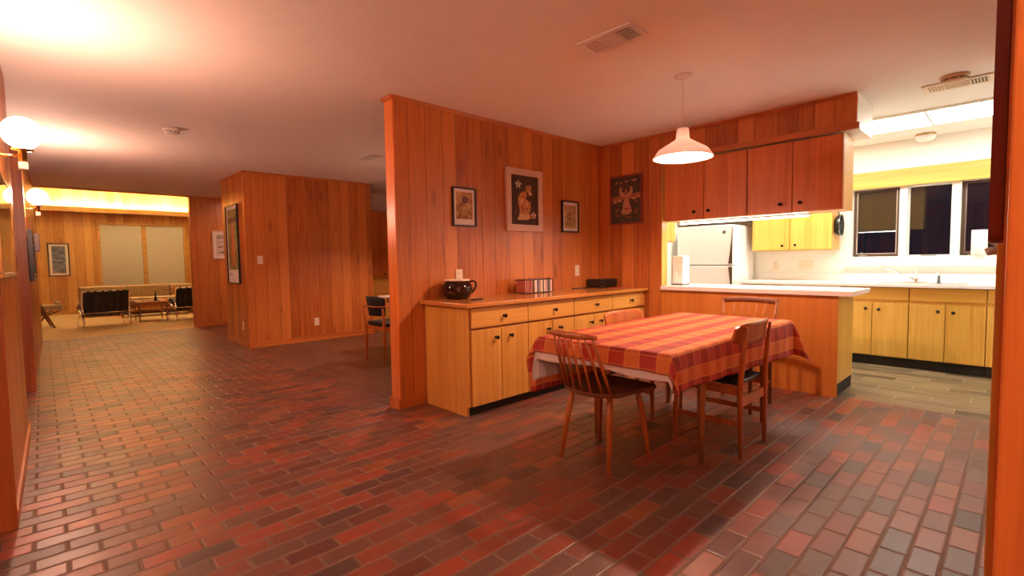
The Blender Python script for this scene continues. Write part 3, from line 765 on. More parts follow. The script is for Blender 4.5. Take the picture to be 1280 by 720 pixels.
rk = thing('cd_rack', 'black wire rack holding a row of CD cases on the sideboard', 'rack', (3.43, 3.27, ZT))
RX0, RX1, RY0, RY1 = -0.195, 0.195, -0.066, 0.066
b = BM()
for z in (0.006, 0.128):
    zz = z
    tube(b, [(RX0, RY0, zz), (RX1, RY0, zz), (RX1, RY1, zz), (RX0, RY1, zz), (RX0, RY0, zz)], 0.0028, 8)
tube(b, [(RX0, 0.02, 0.006), (RX1, 0.02, 0.006)], 0.0028, 8); tube(b, [(RX0, -0.03, 0.006), (RX1, -0.03, 0.006)], 0.0028, 8)
obj('frame', b, M['black'], rk)
for x in (RX0, -0.067, 0.064, RX1):
    for y in (RY0, RY1):
        b = BM(); tube(b, [(x, y, 0.001), (x, y, 0.132)], 0.003, 8); obj('upright', b, M['black'], rk)
for x in (-0.13, 0.13):
    b = BM(); tube(b, [(x-0.02, RY0, 0.128), (x-0.016, RY0, 0.142), (x, RY0, 0.149), (x+0.016, RY0, 0.142), (x+0.02, RY0, 0.128)], 0.0026, 8); obj('handle', b, M['black'], rk)
cds = [(-0.232, 'salmon pink', (0.50, 0.16, 0.12)), (-0.196, 'pale pink', (0.52, 0.20, 0.15)), (-0.160, 'brick red', (0.46, 0.13, 0.09)), (-0.125, 'dusty rose', (0.48, 0.17, 0.12)),
       (-0.066, 'ivory', (0.72, 0.62, 0.50)), (-0.042, 'cream white', (0.75, 0.66, 0.56)), (-0.016, 'navy blue', (0.10, 0.09, 0.22)), (0.010, 'violet grey', (0.38, 0.28, 0.30)), (0.036, 'olive gold', (0.48, 0.36, 0.14)), (0.061, 'bright white', (0.80, 0.72, 0.66)),
       (0.106, 'off white', (0.74, 0.62, 0.54)), (0.130, 'peach', (0.66, 0.42, 0.30)), (0.154, 'mauve grey', (0.45, 0.33, 0.33)), (0.180, 'charcoal grey', (0.11, 0.08, 0.08)), (0.206, 'smoke grey', (0.20, 0.14, 0.13)), (0.231, 'milky white', (0.78, 0.70, 0.66))]
order = 'first second third fourth fifth sixth seventh eighth ninth tenth eleventh twelfth thirteenth fourteenth fifteenth sixteenth'.split()
cd0 = None
for k, (x, nm, col) in enumerate(cds):
    b = BM(); box(b, -0.0081, 0.0081, -0.060, 0.060, 0.0, 0.118, bev=0.001)
    o = obj('cd_case', b, plain('cd_'+nm.replace(' ', '_'), col, 0.3))
    o.location = (3.43+x*0.765, 3.268, ZT+0.0092)
    tag(o, f'{nm} CD case, {order[k]} from the left end of the wire rack', 'CD', 'CD cases in the wire rack')
st = thing('stereo', 'black table stereo at the corner end of the sideboard', 'stereo', (4.565, 3.29, ZT), R(-3))
b = BM(); box(b, -0.145, 0.145, -0.10, 0.10, 0.008, 0.092, bev=0.007); obj('body', b, M['black'], st)
b = BM(); box(b, -0.06, 0.04, -0.1045, -0.1005, 0.055, 0.082, bev=0.001); obj('display', b, plain('display_glass', (0.01, 0.01, 0.012), 0.08), st)
for x in (-0.12, 0.12):
    b = BM(); lathe(b, [(0, 0.0), (0.012, 0.0), (0.012, 0.0075), (0, 0.0075)], x, 0.06, 12); lathe(b, [(0, 0.0), (0.012, 0.0), (0.012, 0.0075), (0, 0.0075)], x, -0.07, 12); obj('foot', b, M['blackm'], st)
b = BM(); pts = [(4.10, 3.35, 0), (4.14, 3.31, 0), (4.19, 3.33, 0), (4.24, 3.29, 0), (4.29, 3.31, 0), (4.33, 3.33, 0)]
tube(b, [(p[0], p[1], ZT+0.005) for p in pts], 0.0045, 8)
tube(b, [(4.20, 3.26, ZT+0.0045), (4.25, 3.24, ZT+0.0045), (4.31, 3.27, ZT+0.0045), (4.335, 3.30, ZT+0.0045)], 0.004, 8)
tag(obj('power_cord', b, M['black']), 'black power cord lying beside the stereo', 'cord')
b = BM(); box(b, -0.04, 0.04, -0.025, 0.025, 0, 0.018, bev=0.004)
o = tag(obj('remote_control', b, M['black']), 'small black remote lying just before the stereo', 'remote'); o.location = (4.335, 3.13, ZT); o.rotation_euler = (0, 0, 0.2)
b = BM(); box(b, -0.14, 0.13, -0.05, 0.05, 0, 0.003); 
o = tag(obj('red_folder', b, M['redpaper']), 'flat red folder before the stereo on the sideboard', 'folder'); o.location = (4.55, 3.06, ZT); o.rotation_euler = (0, 0, -0.06)

# ================================================================ PICTURES
def ell(cx, cy, rx, ry, n=20, rot=0.0):
    return [(cx+rx*math.cos(2*math.pi*i/n)*math.cos(rot)-ry*math.sin(2*math.pi*i/n)*math.sin(rot), cy+rx*math.cos(2*math.pi*i/n)*math.sin(rot)+ry*math.sin(2*math.pi*i/n)*math.cos(rot)) for i in range(n)]
def picture(name, label, cat, loc, rot, w, h, fw, fmat, matw, matmat, artmat, shapes=(), depth=0.022, glazed=True, group=None, fd=None, mat_bottom=None):
    """local frame: x right, z up from the centre, front facing -y, back at y=0."""
    t = thing(name, label, cat, loc, rot, group)
    b = BM(); d = depth
    x0, x1, z0, z1 = -w/2, w/2, -h/2, h/2
    box(b, x0, x1, -d, 0, z1-fw, z1, bev=0.0015); box(b, x0, x1, -d, 0, z0, z0+fw, bev=0.0015)
    box(b, x0, x0+fw, -d, 0, z0+fw, z1-fw, bev=0.0015); box(b, x1-fw, x1, -d, 0, z0+fw, z1-fw, bev=0.0015)
    obj('frame', b, fmat, t)
    yb = -d*0.45
    b = BM(); box(b, x0+fw, x1-fw, yb, -0.002, z0+fw, z1-fw); obj('backing', b, matmat, t)
    mb = matw if mat_bottom is None else mat_bottom
    ax0, ax1, az0, az1 = x0+fw+matw, x1-fw-matw, z0+fw+mb, z1-fw-matw
    mats = [artmat]; b = BM()
    box(b, ax0, ax1, yb-0.0012, yb-0.0002, az0, az1)
    for k, (poly, m) in enumerate(shapes):
        if m not in mats: mats.append(m)
        y = yb-0.0014-0.00018*k
        vs_ = [b.verts.new((ax0+(ax1-ax0)*p[0], y, az0+(az1-az0)*p[1])) for p in poly]
        fc = b.faces.new(vs_); fc.material_index = mats.index(m)
    obj('print', b, mats, t)
    if glazed:
        b = BM(); box(b, x0+fw, x1-fw, -d+0.003, -d+0.0045, z0+fw, z1-fw); obj('glass', b, M['glass'], t)
    return t
def mottled(name, stops, scale, detail=4, dist=0.5):
    t = NT(name); n = t.noise(t.objc(), scale, detail, 0.6, dist); t.set(t.ramp(n, stops), 0.6); return t.m
A_floral = mottled('faded_floral_print', [(0.32, (0.14, 0.055, 0.015)), (0.45, (0.34, 0.17, 0.045)), (0.58, (0.50, 0.30, 0.10)), (0.72, (0.62, 0.42, 0.20))], 26)
A_floral2 = mottled('faded_leaf_print', [(0.32, (0.24, 0.13, 0.04)), (0.5, (0.46, 0.30, 0.10)), (0.7, (0.66, 0.48, 0.26))], 30)
A_dark = plain('dark_brown_print', (0.035, 0.018, 0.013), 0.6, var=0.2)
A_gold = mottled('gold_figure', [(0.35, (0.34, 0.13, 0.03)), (0.55, (0.58, 0.28, 0.08)), (0.7, (0.66, 0.40, 0.16))], 40)
A_gold2 = plain('gold_light', (0.66, 0.40, 0.17), 0.6)
A_blossom = plain('pale_blossom', (0.74, 0.55, 0.38), 0.6)
A_green = mottled('dark_green_print', [(0.4, (0.03, 0.035, 0.022)), (0.6, (0.07, 0.06, 0.035)), (0.72, (0.14, 0.07, 0.035))], 24)
A_peach = plain('peach_figure', (0.55, 0.27, 0.15), 0.6)
A_rust = plain('rust_figure', (0.36, 0.12, 0.06), 0.6)
A_purple = plain('plum_flower', (0.10, 0.03, 0.035), 0.6)
A_seascape = mottled('grey_seascape', [(0.35, (0.05, 0.06, 0.09)), (0.5, (0.16, 0.17, 0.20)), (0.62, (0.36, 0.35, 0.35)), (0.7, (0.12, 0.12, 0.15))], 14, 5, 2.0)
def streaky(name, stops, sx, sz):
    t = NT(name); x, y, z = t.sep(t.objc())[:3]
    n = t.noise(t.comb(t.math('MULTIPLY', x, sx), 0.0, t.math('MULTIPLY', z, sz)), 1.0, 5, 0.6, 1.2); t.set(t.ramp(n, stops), 0.6); return t.m
A_seascape = streaky('grey_blue_seascape', [(0.30, (0.05, 0.06, 0.10)), (0.48, (0.13, 0.15, 0.21)), (0.6, (0.34, 0.35, 0.40)), (0.72, (0.10, 0.11, 0.15))], 9, 34)
A_boats = plain('pale_harbour_print', (0.62, 0.50, 0.42), 0.6, var=0.12, scale=9)
A_greyink = plain('grey_ink', (0.10, 0.08, 0.07), 0.6)
A_midgrey = plain('grey_wash', (0.36, 0.30, 0.27), 0.6)
A_pgreen = mottled('poster_green', [(0.35, (0.13, 0.13, 0.03)), (0.65, (0.36, 0.34, 0.12))], 8)
A_orange = plain('poster_orange', (0.55, 0.16, 0.05), 0.6)
A_brown = plain('poster_brown', (0.16, 0.08, 0.04), 0.6)
blossom = lambda cx, cy, r: [(ell(cx+r*math.cos(a), cy+0.62*r*math.sin(a), r*0.55, r*0.34, 10, a), A_blossom) for a in (0.3, 1.5, 2.8, 4.1, 5.3)] + [(ell(cx, cy, r*0.25, r*0.16, 8), A_gold)]

WY = YW-0.002
picture('framed_picture', 'small black framed faded flower print on the partition, above the brown pot', 'picture', ((2.574+2.833)/2, WY, 1.655), 0, 0.262, 0.34, 0.014, M['black'], 0.026, M['mat'], A_floral,
        [(ell(0.54, 0.72, 0.19, 0.13, 16), A_purple), (ell(0.54, 0.72, 0.10, 0.075, 12), plain('plum_light', (0.17, 0.06, 0.06), 0.6)), (ell(0.6, 0.42, 0.16, 0.06, 12, 0.4), A_floral2), (ell(0.3, 0.55, 0.1, 0.05, 12, -0.5), A_brown)], mat_bottom=0.05, group='small black framed prints', glazed=False)
shp = blossom(0.28, 0.82, 0.075) + [
    ([(0.23, 0.09), (0.25, 0.13), (0.32, 0.22), (0.68, 0.23), (0.74, 0.14), (0.60, 0.10)], A_gold2),
    ([(0.30, 0.22), (0.33, 0.30), (0.27, 0.42), (0.26, 0.55), (0.34, 0.63), (0.48, 0.69), (0.58, 0.68), (0.60, 0.60), (0.54, 0.54), (0.62, 0.50), (0.72, 0.48), (0.75, 0.40), (0.70, 0.28), (0.68, 0.22)], A_gold),
    (ell(0.66, 0.75, 0.12, 0.075, 14, 0.2), A_gold), (ell(0.72, 0.65, 0.07, 0.045, 12), A_gold2),
    (ell(0.40, 0.48, 0.07, 0.055, 12, 0.6), A_gold2), (ell(0.60, 0.42, 0.035, 0.09, 12, 0.2), A_gold2), (ell(0.60, 0.33, 0.07, 0.03, 12, 0.5), A_rust), (ell(0.42, 0.33, 0.045, 0.07, 12), A_rust), (ell(0.64, 0.77, 0.05, 0.03, 10), A_rust),
    ([(0.17, 0.20), (0.21, 0.22), (0.20, 0.44), (0.175, 0.44)], plain('dim_stem', (0.12, 0.05, 0.025), 0.6))] + blossom(0.84, 0.20, 0.07)
picture('framed_picture', 'large pale framed dark panel with a golden crouching figure and blossoms', 'picture', ((3.2+3.701)/2, WY, 1.767), 0, 0.50, 0.60, 0.062, M['whitewood'], 0.002, A_dark, A_dark, shp, depth=0.03)
picture('framed_picture', 'small black framed faded leaf print on the partition, next to the kitchen corner', 'picture', ((4.019+4.300)/2, WY, 1.645), 0, 0.282, 0.338, 0.014, M['black'], 0.034, M['mat'], A_floral2,
        [(ell(0.5, 0.6, 0.2, 0.12, 14), A_floral), (ell(0.45, 0.4, 0.13, 0.05, 12, 0.7), A_brown)], group='small black framed prints')
moon = [(0.5+0.235*math.cos(a)+0.0, 0.70+0.155*math.sin(a)) for a in [R(150+i*12) for i in range(21)]] + [(0.5+0.15*math.cos(a), 0.735+0.10*math.sin(a)) for a in [R(390-i*12) for i in range(21)]]
shp4 = [([(0, 0.48), (1, 0.53), (1, 0.64), (0, 0.58)], A_rust), (moon, A_peach), (ell(0.5, 0.66, 0.05, 0.05, 12), A_rust), ([(0.46, 0.60), (0.54, 0.60), (0.53, 0.74), (0.47, 0.74)], A_rust),
    ([(0.44, 0.52), (0.58, 0.53), (0.70, 0.24), (0.62, 0.18), (0.42, 0.17), (0.34, 0.22)], A_peach), (ell(0.52, 0.30, 0.15, 0.02, 12), A_rust), (ell(0.12, 0.47, 0.07, 0.035, 12), A_peach), (ell(0.28, 0.49, 0.07, 0.035, 12), A_peach),
    (ell(0.78, 0.52, 0.07, 0.03, 12), A_peach), (ell(0.93, 0.55, 0.06, 0.03, 12), A_peach), (ell(0.84, 0.44, 0.08, 0.02, 12, 0.3), A_rust), (ell(0.2, 0.28, 0.08, 0.02, 12, 0.6), A_rust), (ell(0.84, 0.24, 0.07, 0.025, 12, 1.0), A_rust), (ell(0.22, 0.16, 0.1, 0.015, 12), A_rust), (ell(0.55, 0.12, 0.14, 0.012, 12), A_rust),
    (ell(0.17, 0.88, 0.06, 0.018, 10, 0.2), A_peach), (ell(0.34, 0.89, 0.035, 0.016, 10), A_peach), (ell(0.53, 0.90, 0.075, 0.016, 10), A_peach), (ell(0.79, 0.91, 0.10, 0.018, 10, 0.1), A_peach)]
picture('framed_picture', 'dark green framed print of a crescent horned figure beside the pass-through', 'picture', (XE-0.002, (3.28+2.863)/2, 1.835), -math.pi/2, 0.417, 0.545, 0.02, M['redwood'], 0.002, A_green, A_green, shp4)
picture('poster', 'tall narrow framed poster in orange and green on the block end', 'poster', (2.058, 8.06, 1.475), -math.pi/2, 0.585, 1.145, 0.012, M['black'], 0.05, M['mat'], A_pgreen,
        [([(0.30, 0.06), (0.72, 0.06), (0.62, 0.80), (0.42, 0.80)], A_orange), ([(0.0, 0.78), (1, 0.78), (1, 0.86), (0, 0.86)], A_brown), ([(0.25, 0.30), (0.4, 0.30), (0.46, 0.75), (0.40, 0.75)], A_rust), ([(0.44, 0.06), (0.56, 0.06), (0.53, 0.30), (0.48, 0.30)], A_pgreen), (ell(0.5, 0.03, 0.45, 0.03, 14), A_pgreen)],
        depth=0.03, mat_bottom=0.19, glazed=False)
# small caption lines at the poster foot
po = [o for o in bpy.data.objects if o.name.startswith('poster')][0]
b = BM()
for k, (x0, x1) in enumerate(((-0.22, -0.19), (-0.18, -0.165), (-0.155, -0.13), (-0.12, -0.10), (-0.09, -0.065))): box(b, x0, x1, -0.0142, -0.0138, -0.455, -0.425)
obj('caption', b, A_midgrey, po)
picture('framed_picture', 'pale framed harbour print on the hall end wall behind the poster', 'picture', (2.585, YL-0.002, 1.567), 0, 0.375, 0.545, 0.022, M['whitewood'], 0.045, M['mat'], A_boats,
        [([(0.05, 0.78), (0.95, 0.80), (0.95, 0.93), (0.05, 0.95)], A_midgrey), ([(0.1, 0.34), (0.85, 0.47), (0.9, 0.52), (0.5, 0.45), (0.1, 0.40)], A_greyink), ([(0.1, 0.14), (0.6, 0.20), (0.95, 0.16), (0.9, 0.10), (0.3, 0.12)], A_greyink), ([(0.5, 0.3), (0.95, 0.33), (0.95, 0.40), (0.6, 0.36)], A_greyink), ([(0.05, 0.60), (0.95, 0.62), (0.95, 0.66), (0.05, 0.64)], A_midgrey)])
picture('framed_picture', 'dark framed grey seascape on the far living room wall', 'picture', (0.308, YF-0.002, 1.358), 0, 0.39, 0.80, 0.022, M['black'], 0.05, M['mat'], A_seascape, glazed=False)
# hall left wall pictures (front faces +x)
la = math.pi/2 - math.atan(0.0128)
picture('framed_picture', 'large gilt edged glazed picture on the near hall wall below the first lamp', 'picture', (lx(3.55)+0.002, 3.55, 1.385), la, 0.98, 0.50, 0.02, M['brass'], 0.09, M['mat'], plain('amber_print', (0.38, 0.22, 0.07), 0.5, var=0.4, scale=5), depth=0.025)
picture('framed_picture', 'dark framed picture farther along the hall wall, seen edge-on', 'picture', (lx(7.0)+0.014, 7.0, 1.30), la, 0.78, 0.50, 0.03, M['black'], 0.05, M['mat'], A_greyink, depth=0.035)
b = BM(); box(b, lx(9.7)+0.002, lx(9.7)+0.055, 9.62, 9.80, 1.40, 1.66, bev=0.004)
tag(obj('wall_box', b, M['redwood']), 'small red brown wooden box hung at the far end of the hall wall', 'wall box')

# ================================================================ WALL PLATES
def outlet(label, loc, rot, kind='outlet', n=1, group='wall outlets', mat='plastic'):
    t = thing('wall_outlet' if kind == 'outlet' else 'light_switch', label, kind, loc, rot, group)
    w = 0.072 + 0.046*(n-1)
    b = BM(); box(b, -w/2, w/2, -0.006, 0, -0.058, 0.058, bev=0.002); obj('plate', b, M[mat], t)
    for i in range(n):
        x = -0.046*(n-1)/2 + 0.046*i
        if kind == 'outlet':
            for z in (-0.022, 0.022):
                b = BM(); box(b, x-0.015, x+0.015, -0.0078, -0.0062, z-0.014, z+0.014, bev=0.0006); sk = obj('socket', b, M[mat], t)
                b = BM()
                for dx in (-0.006, 0.006): box(b, x+dx-0.0016, x+dx+0.0016, -0.0086, -0.0080, z-0.004, z+0.007)
                obj('slots', b, M['slot'], sk)
        else:
            b = BM(); box(b, x-0.006, x+0.006, -0.016, -0.0062, -0.010, 0.012, bev=0.001); obj('toggle', b, M[mat], t)
    return t
outlet('cream wall outlet just above the brown pot', (2.637, WY, 1.072-0.02), 0)
outlet('cream wall outlet on the partition between CD rack and stereo', (4.281, WY, 1.06), 0)
outlet('cream light switch on the panelled hall block', (2.236, 7.488, 1.239), 0, 'light switch', 1, None)
outlet('cream wall outlet low on the wide side of the hall block', (3.008, 7.488, 0.286), 0)
outlet('cream wall outlet low on the narrow end of the hall block', (2.058, 7.766, 0.298), -math.pi/2)
outlet('cream kitchen outlet right of the refrigerator', (XW-0.002, 2.293, 1.062), -math.pi/2)
outlet('cream triple switch plate on the kitchen wall below the wall cabinet', (XW-0.002, 1.932, 1.062), -math.pi/2, 'light switch', 3, None)

# ================================================================ CEILING FIXTURES
def pendant(label, loc, rim_z, r, strength_mat, shown=True):
    t = thing('pendant_lamp', label, 'lamp', (loc[0], loc[1], rim_z), 0)
    top = H-rim_z
    b = BM(); lathe(b, [(0, top-0.001), (0.062, top-0.001), (0.062, top-0.008), (0.048, top-0.018), (0.008, top-0.022), (0, top-0.022)], 0, 0, 28); obj('canopy', b, M['shade'], t)
    b = BM(); tube(b, [(0, 0, 0.213), (0, 0, top-0.021)], 0.0032, 8); obj('cord', b, M['plastic_w'], t)
    prof = [(0.0, 0.212), (0.036, 0.212), (0.041, 0.205), (0.047, 0.14), (0.056, 0.128), (0.165, 0.062), (0.175, 0.052), (r, 0.004), (r, 0.0), (r-0.005, 0.001), (0.170, 0.048), (0.160, 0.057), (0.052, 0.122), (0.042, 0.134), (0.036, 0.20), (0.0, 0.204)]
    b = BM(); lathe(b, prof, 0, 0, 48); obj('lamp_shade', b, M['shade_tl'], t)
    b = BM(); lathe(b, [(0, 0.2), (0.02, 0.2), (0.02, 0.122), (0, 0.122)], 0, 0, 16); obj('socket', b, M['plastic_w'], t)
    b = BM(); ball(b, (0, 0, 0.082), 0.036, 1, 1, 1.1); obj('bulb', b, strength_mat, t)
    return t
pendant('white enamel pendant lamp lit above the dining table', (3.349, 1.709), 1.893, 0.207, M['bulb'])
pendant('lit pendant lamp in the back dining room behind the partition', (3.95, 5.45), 1.80, 0.207, M['bulb'])

def vent(label, cx, cy, lx_, ly_, mat):
    t = thing('ceiling_vent', label, 'vent', (cx, cy, H), 0, 'ceiling air vents')
    z = -0.001
    b = BM(); box(b, -lx_/2, lx_/2, -ly_/2, ly_/2, -0.012, z, bev=0.003); obj('frame', b, mat, t)
    alongx = lx_ > ly_
    L = max(lx_, ly_); S = min(lx_, ly_)
    for k, (a, e) in enumerate(((-0.42, -0.19), (-0.16, 0.16), (0.19, 0.42))):
        b = BM(); n = 9 if k == 1 else 6
        for i in range(n):
            if k == 1:
                q = -S*0.30 + S*0.60*i/(n-1); box(b, L*a, L*e, q-0.003, q+0.003, -0.0165, -0.0125) if alongx else box(b, q-0.003, q+0.003, L*a, L*e, -0.0165, -0.0125)
            else:
                q = L*(a+(e-a)*i/(n-1)); box(b, q-0.003, q+0.003, -S*0.33, S*0.33, -0.0165, -0.0125) if alongx else box(b, -S*0.33, S*0.33, q-0.003, q+0.003, -0.0165, -0.0125)
        s = obj('louver', b, mat, t)
        b = BM()
        if alongx: box(b, L*a-0.004, L*e+0.004, -S*0.34, S*0.34, -0.0128, -0.0121)
        else: box(b, -S*0.34, S*0.34, L*a-0.004, L*e+0.004, -0.0128, -0.0121)
        obj('opening', b, M['black'] if k == 0 else M['tan'], s)
    return t
vent('white ceiling air vent above the space before the sideboard', 2.48, 1.709, 0.205, 0.37, M['plastic_w'])
vent('ceiling air vent of the back dining room, above the partition end', 2.965, 5.56, 0.20, 0.36, M['plastic_w'])
vent('cream ceiling air vent in the kitchen beside the round detector', 5.075, 0.385, 0.215, 0.40, M['plastic'])
def detector(label, cx, cy, r, mat, group='round detectors'):
    t = thing('smoke_detector', label, 'smoke detector', (cx, cy, H), 0, group)
    b = BM(); lathe(b, [(0, -0.001), (r, -0.001), (r, -0.012), (r*0.94, -0.02), (0, -0.02)], 0, 0, 32); obj('base', b, mat, t)
    b = BM(); lathe(b, [(r*0.86, -0.0205), (r*0.84, -0.036), (r*0.55, -0.046), (0, -0.047), (0, -0.0205)], 0, 0, 32); cv = obj('cover', b, mat, t)
    b = BM()
    for i in range(10):
        a = 2*math.pi*i/10; mt = Matrix.Rotation(a, 4, 'Z')
        box(b, r*0.845, r*0.868, -r*0.16, r*0.16, -0.033, -0.026, mat=mt)
    obj('slots', b, M['slot'], cv)
    return t
detector('white smoke detector on the hall ceiling', 0.952, 5.651, 0.072, M['plastic_w'])
detector('tan smoke detector on the kitchen ceiling beside the vent', 4.86, 0.383, 0.085, M['tan'])
# kitchen fluorescent panels set in the ceiling
def fluoro(label, y0, y1):
    t = thing('fluorescent_light', label, 'ceiling light', (6.10, (y0+y1)/2, H), 0, 'kitchen fluorescent panels')
    b = BM(); L = (y1-y0)/2
    box(b, -0.35, -0.318, -L, L, -0.02, -0.001); box(b, 0.318, 0.35, -L, L, -0.02, -0.001); box(b, -0.318, 0.318, -L, -L+0.006, -0.02, -0.001); box(b, -0.318, 0.318, L-0.006, L, -0.02, -0.001)
    obj('frame', b, M['white'], t)
    b = BM(); box(b, -0.317, 0.317, -L+0.0065, L-0.0065, -0.016, -0.004); obj('diffuser', b, M['tube'], t)
    return t
fluoro('long lit fluorescent ceiling panel near the soffit end', 0.652, 1.86)
fluoro('long lit fluorescent ceiling panel added to brighten the refrigerator end', 1.864, 3.07)  # unseen extra panel, added to light the refrigerator
fluoro('long lit fluorescent ceiling panel nearer the door jamb', -0.56, 0.648)
dl = thing('dome_light', 'small white glass dome light at the kitchen window side', 'ceiling light', (6.92, 0.765, H))
b = BM(); lathe(b, [(0, -0.001), (0.085, -0.001), (0.09, -0.012), (0.085, -0.022), (0, -0.022)], 0, 0, 32); obj('rim', b, M['brass'], dl)
b = BM(); lathe(b, [(0.088, -0.0225), (0.086, -0.045), (0.07, -0.068), (0.04, -0.08), (0, -0.083), (0, -0.0225)], 0, 0, 32); obj('glass', b, M['enamel'], dl)

# hall sconces and two added fill sconces
def sconce(label, y, z, at=None, rot=0.0, gm='globe'):
    x0 = lx(y)+0.002
    t = thing('wall_sconce', label, 'lamp', at or (x0, y, z), rot, 'globe wall sconces')
    b = BM(); ball(b, (0.098, 0, 0), 0.078); obj('globe', b, M[gm], t)
    b = BM(); lathe(b, [(0, -0.080), (0.042, -0.080), (0.042, -0.086), (0.016, -0.090), (0.016, -0.14), (0.012, -0.145), (0, -0.145)], 0.098, 0, 24); obj('fitter', b, M['brass'], t)
    b = BM(); tube(b, [(0.098, 0, -0.115), (0.05, 0, -0.118), (0.010, 0, -0.118)], 0.006, 10); obj('arm', b, M['brass'], t)
    b = BM(); box(b, 0.0, 0.012, -0.035, 0.035, -0.20, -0.06, bev=0.003); obj('back_plate', b, M['brass'], t)
    b = BM(); box(b, 0.080, 0.116, -0.018, 0.018, -0.182, -0.1455, bev=0.003); obj('finial', b, M['plastic_w'], t)
    return t
sconce('lit globe wall lamp nearer the viewpoint on the hall wall', 3.50, 1.855)
sconce('lit fill globe lamp added on the unseen wall behind the viewpoint, toward the entry', 0, 0, (-1.1, -1.478, 1.86), math.pi/2, 'globe_fill')  # unseen sconces added as fill for the ceiling and near faces
sconce('lit fill globe lamp added on the unseen wall behind the viewpoint, toward the jamb', 0, 0, (0.55, -1.478, 1.86), math.pi/2, 'globe_fill')
sconce('lit globe wall lamp farther along the hall wall', 6.72, 1.87)

def downlight(label, x, y, z, m):
    t = thing('fill_downlight', label, 'ceiling light', (x, y, z), 0, 'added fill downlights')
    b = BM(); lathe(b, [(0.09, -0.001), (0.11, -0.001), (0.11, -0.010), (0.09, -0.012), (0.09, -0.001)], 0, 0, 28); obj('trim_ring', b, M['white'], t)
    b = BM(); lathe(b, [(0, -0.003), (0.0895, -0.003), (0.0895, -0.006), (0, -0.006)], 0, 0, 28); obj('diffuser', b, m, t)
M['down'] = emit('fill_downlight_diffuser', (1.0, 0.66, 0.30), 40.0)
for x, y, nm in ((0.6, 12.0, 'nearer left'), (2.6, 12.0, 'nearer right'), (0.6, 14.2, 'farther left'), (2.6, 14.2, 'farther right')):
    downlight(f'lit {nm} fill downlight added in the raised living room ceiling', x, y, 3.45, M['down'])  # unseen lamps added to brighten the living room
uc = thing('under_cabinet_light', 'slim lit lamp strip under the upper cabinets of the pass-through', 'lamp', (4.98, 1.95, 1.5615))
b = BM(); box(b, -0.045, 0.045, -0.62, 0.62, -0.012, -0.001, bev=0.002); obj('housing', b, M['white'], uc)
b = BM(); box(b, -0.035, 0.035, -0.60, 0.60, -0.022, -0.0125); obj('diffuser', b, emit('under_cabinet_diffuser', TUBE[0], 9.0), uc)
downlight('lit fill downlight added in the hall ceiling behind the panelled block', 2.95, 9.75, H, emit('hall_fill_downlight', (1.0, 0.54, 0.36), 75.0))  # unseen lamp added to brighten the hall end wall
# cove tubes behind the living room beam
for k, (x0, x1, nm) in enumerate(((-0.05, 1.95, 'left'), (2.02, 4.02, 'right'))):
    b = BM(); tube(b, [(x0, YF-0.09, 2.60), (x1, YF-0.09, 2.60)], 0.016, 10)
    tag(obj('cove_light', b, M['covetube']), f'hidden lit tube behind the cove beam above the {nm} window', 'cove light', 'cove tubes')
b = BM(); box(b, -0.02, 0.10, YF-0.05, YF-0.002, 2.86, 2.93, bev=0.004)
tag(obj('wall_speaker', b, M['plastic_w']), 'small pale box on the living room wall above the cove beam', 'wall box')

# ================================================================ KITCHEN OBJECTS
def kwindow(nm, y0, y1, fm, screen):
    w = thing(nm, None, None, (XW+0.05, y0, 1.166)); w['kind'] = 'structure'
    z0, z1, x = 1.1665, 1.9585, XW+0.086
    fw = 0.028 if screen else 0.012
    b = BM(); box(b, x, x+0.05, y0, y0+fw, z0, z1, bev=0.002); box(b, x, x+0.05, y1-fw, y1, z0, z1, bev=0.002); box(b, x, x+0.05, y0+fw, y1-fw, z0, z0+fw, bev=0.002); box(b, x, x+0.05, y0+fw, y1-fw, z1-fw, z1, bev=0.002)
    fr_ = obj('frame', b, fm, w, True)
    b = BM(); box(b, x+0.02, x+0.024, y0+fw, y1-fw, z0+fw, z1-fw); obj('pane', b, M['wglass'], w, True)
    if screen:
        b = BM(); g = 0.012
        box(b, x+0.002, x+0.012, y0+fw+0.0005, y0+fw+g, z0+fw, z1-fw); box(b, x+0.002, x+0.012, y1-fw-g, y1-fw-0.0005, z0+fw, z1-fw); box(b, x+0.002, x+0.012, y0+fw+g, y1-fw-g, z0+fw, z0+fw+g)
        obj('screen_frame', b, M['steel'], w, True)
        b = BM(); tube(b, [(x-0.004, y1-0.09, z0+0.016), (x-0.02, y1-0.10, z0+0.018), (x-0.028, y1-0.085, z0+0.05)], 0.005, 8); box(b, x-0.014, x-0.001, y1-0.14, y1-0.06, z0+0.004, z0+0.014); obj('crank', b, M['steel'], w, True)
        b = BM(); box(b, x-0.012, x-0.001, y0+0.006, y0+0.018, 1.52, 1.60, bev=0.003); obj('latch', b, M['bronze'], w, True)
    else:
        b = BM(); box(b, x-0.012, x-0.001, (y0+y1)/2-0.07, (y0+y1)/2+0.07, z0+0.0005, z0+0.010, bev=0.002); obj('crank', b, M['grey'], w, True)
kwindow('window_1', 0.996, 1.444, M['bronze'], True)
kwindow('window_2', 0.546, 0.924, M['white'], False)
kwindow('window_3', 0.021, 0.474, M['bronze'], True)

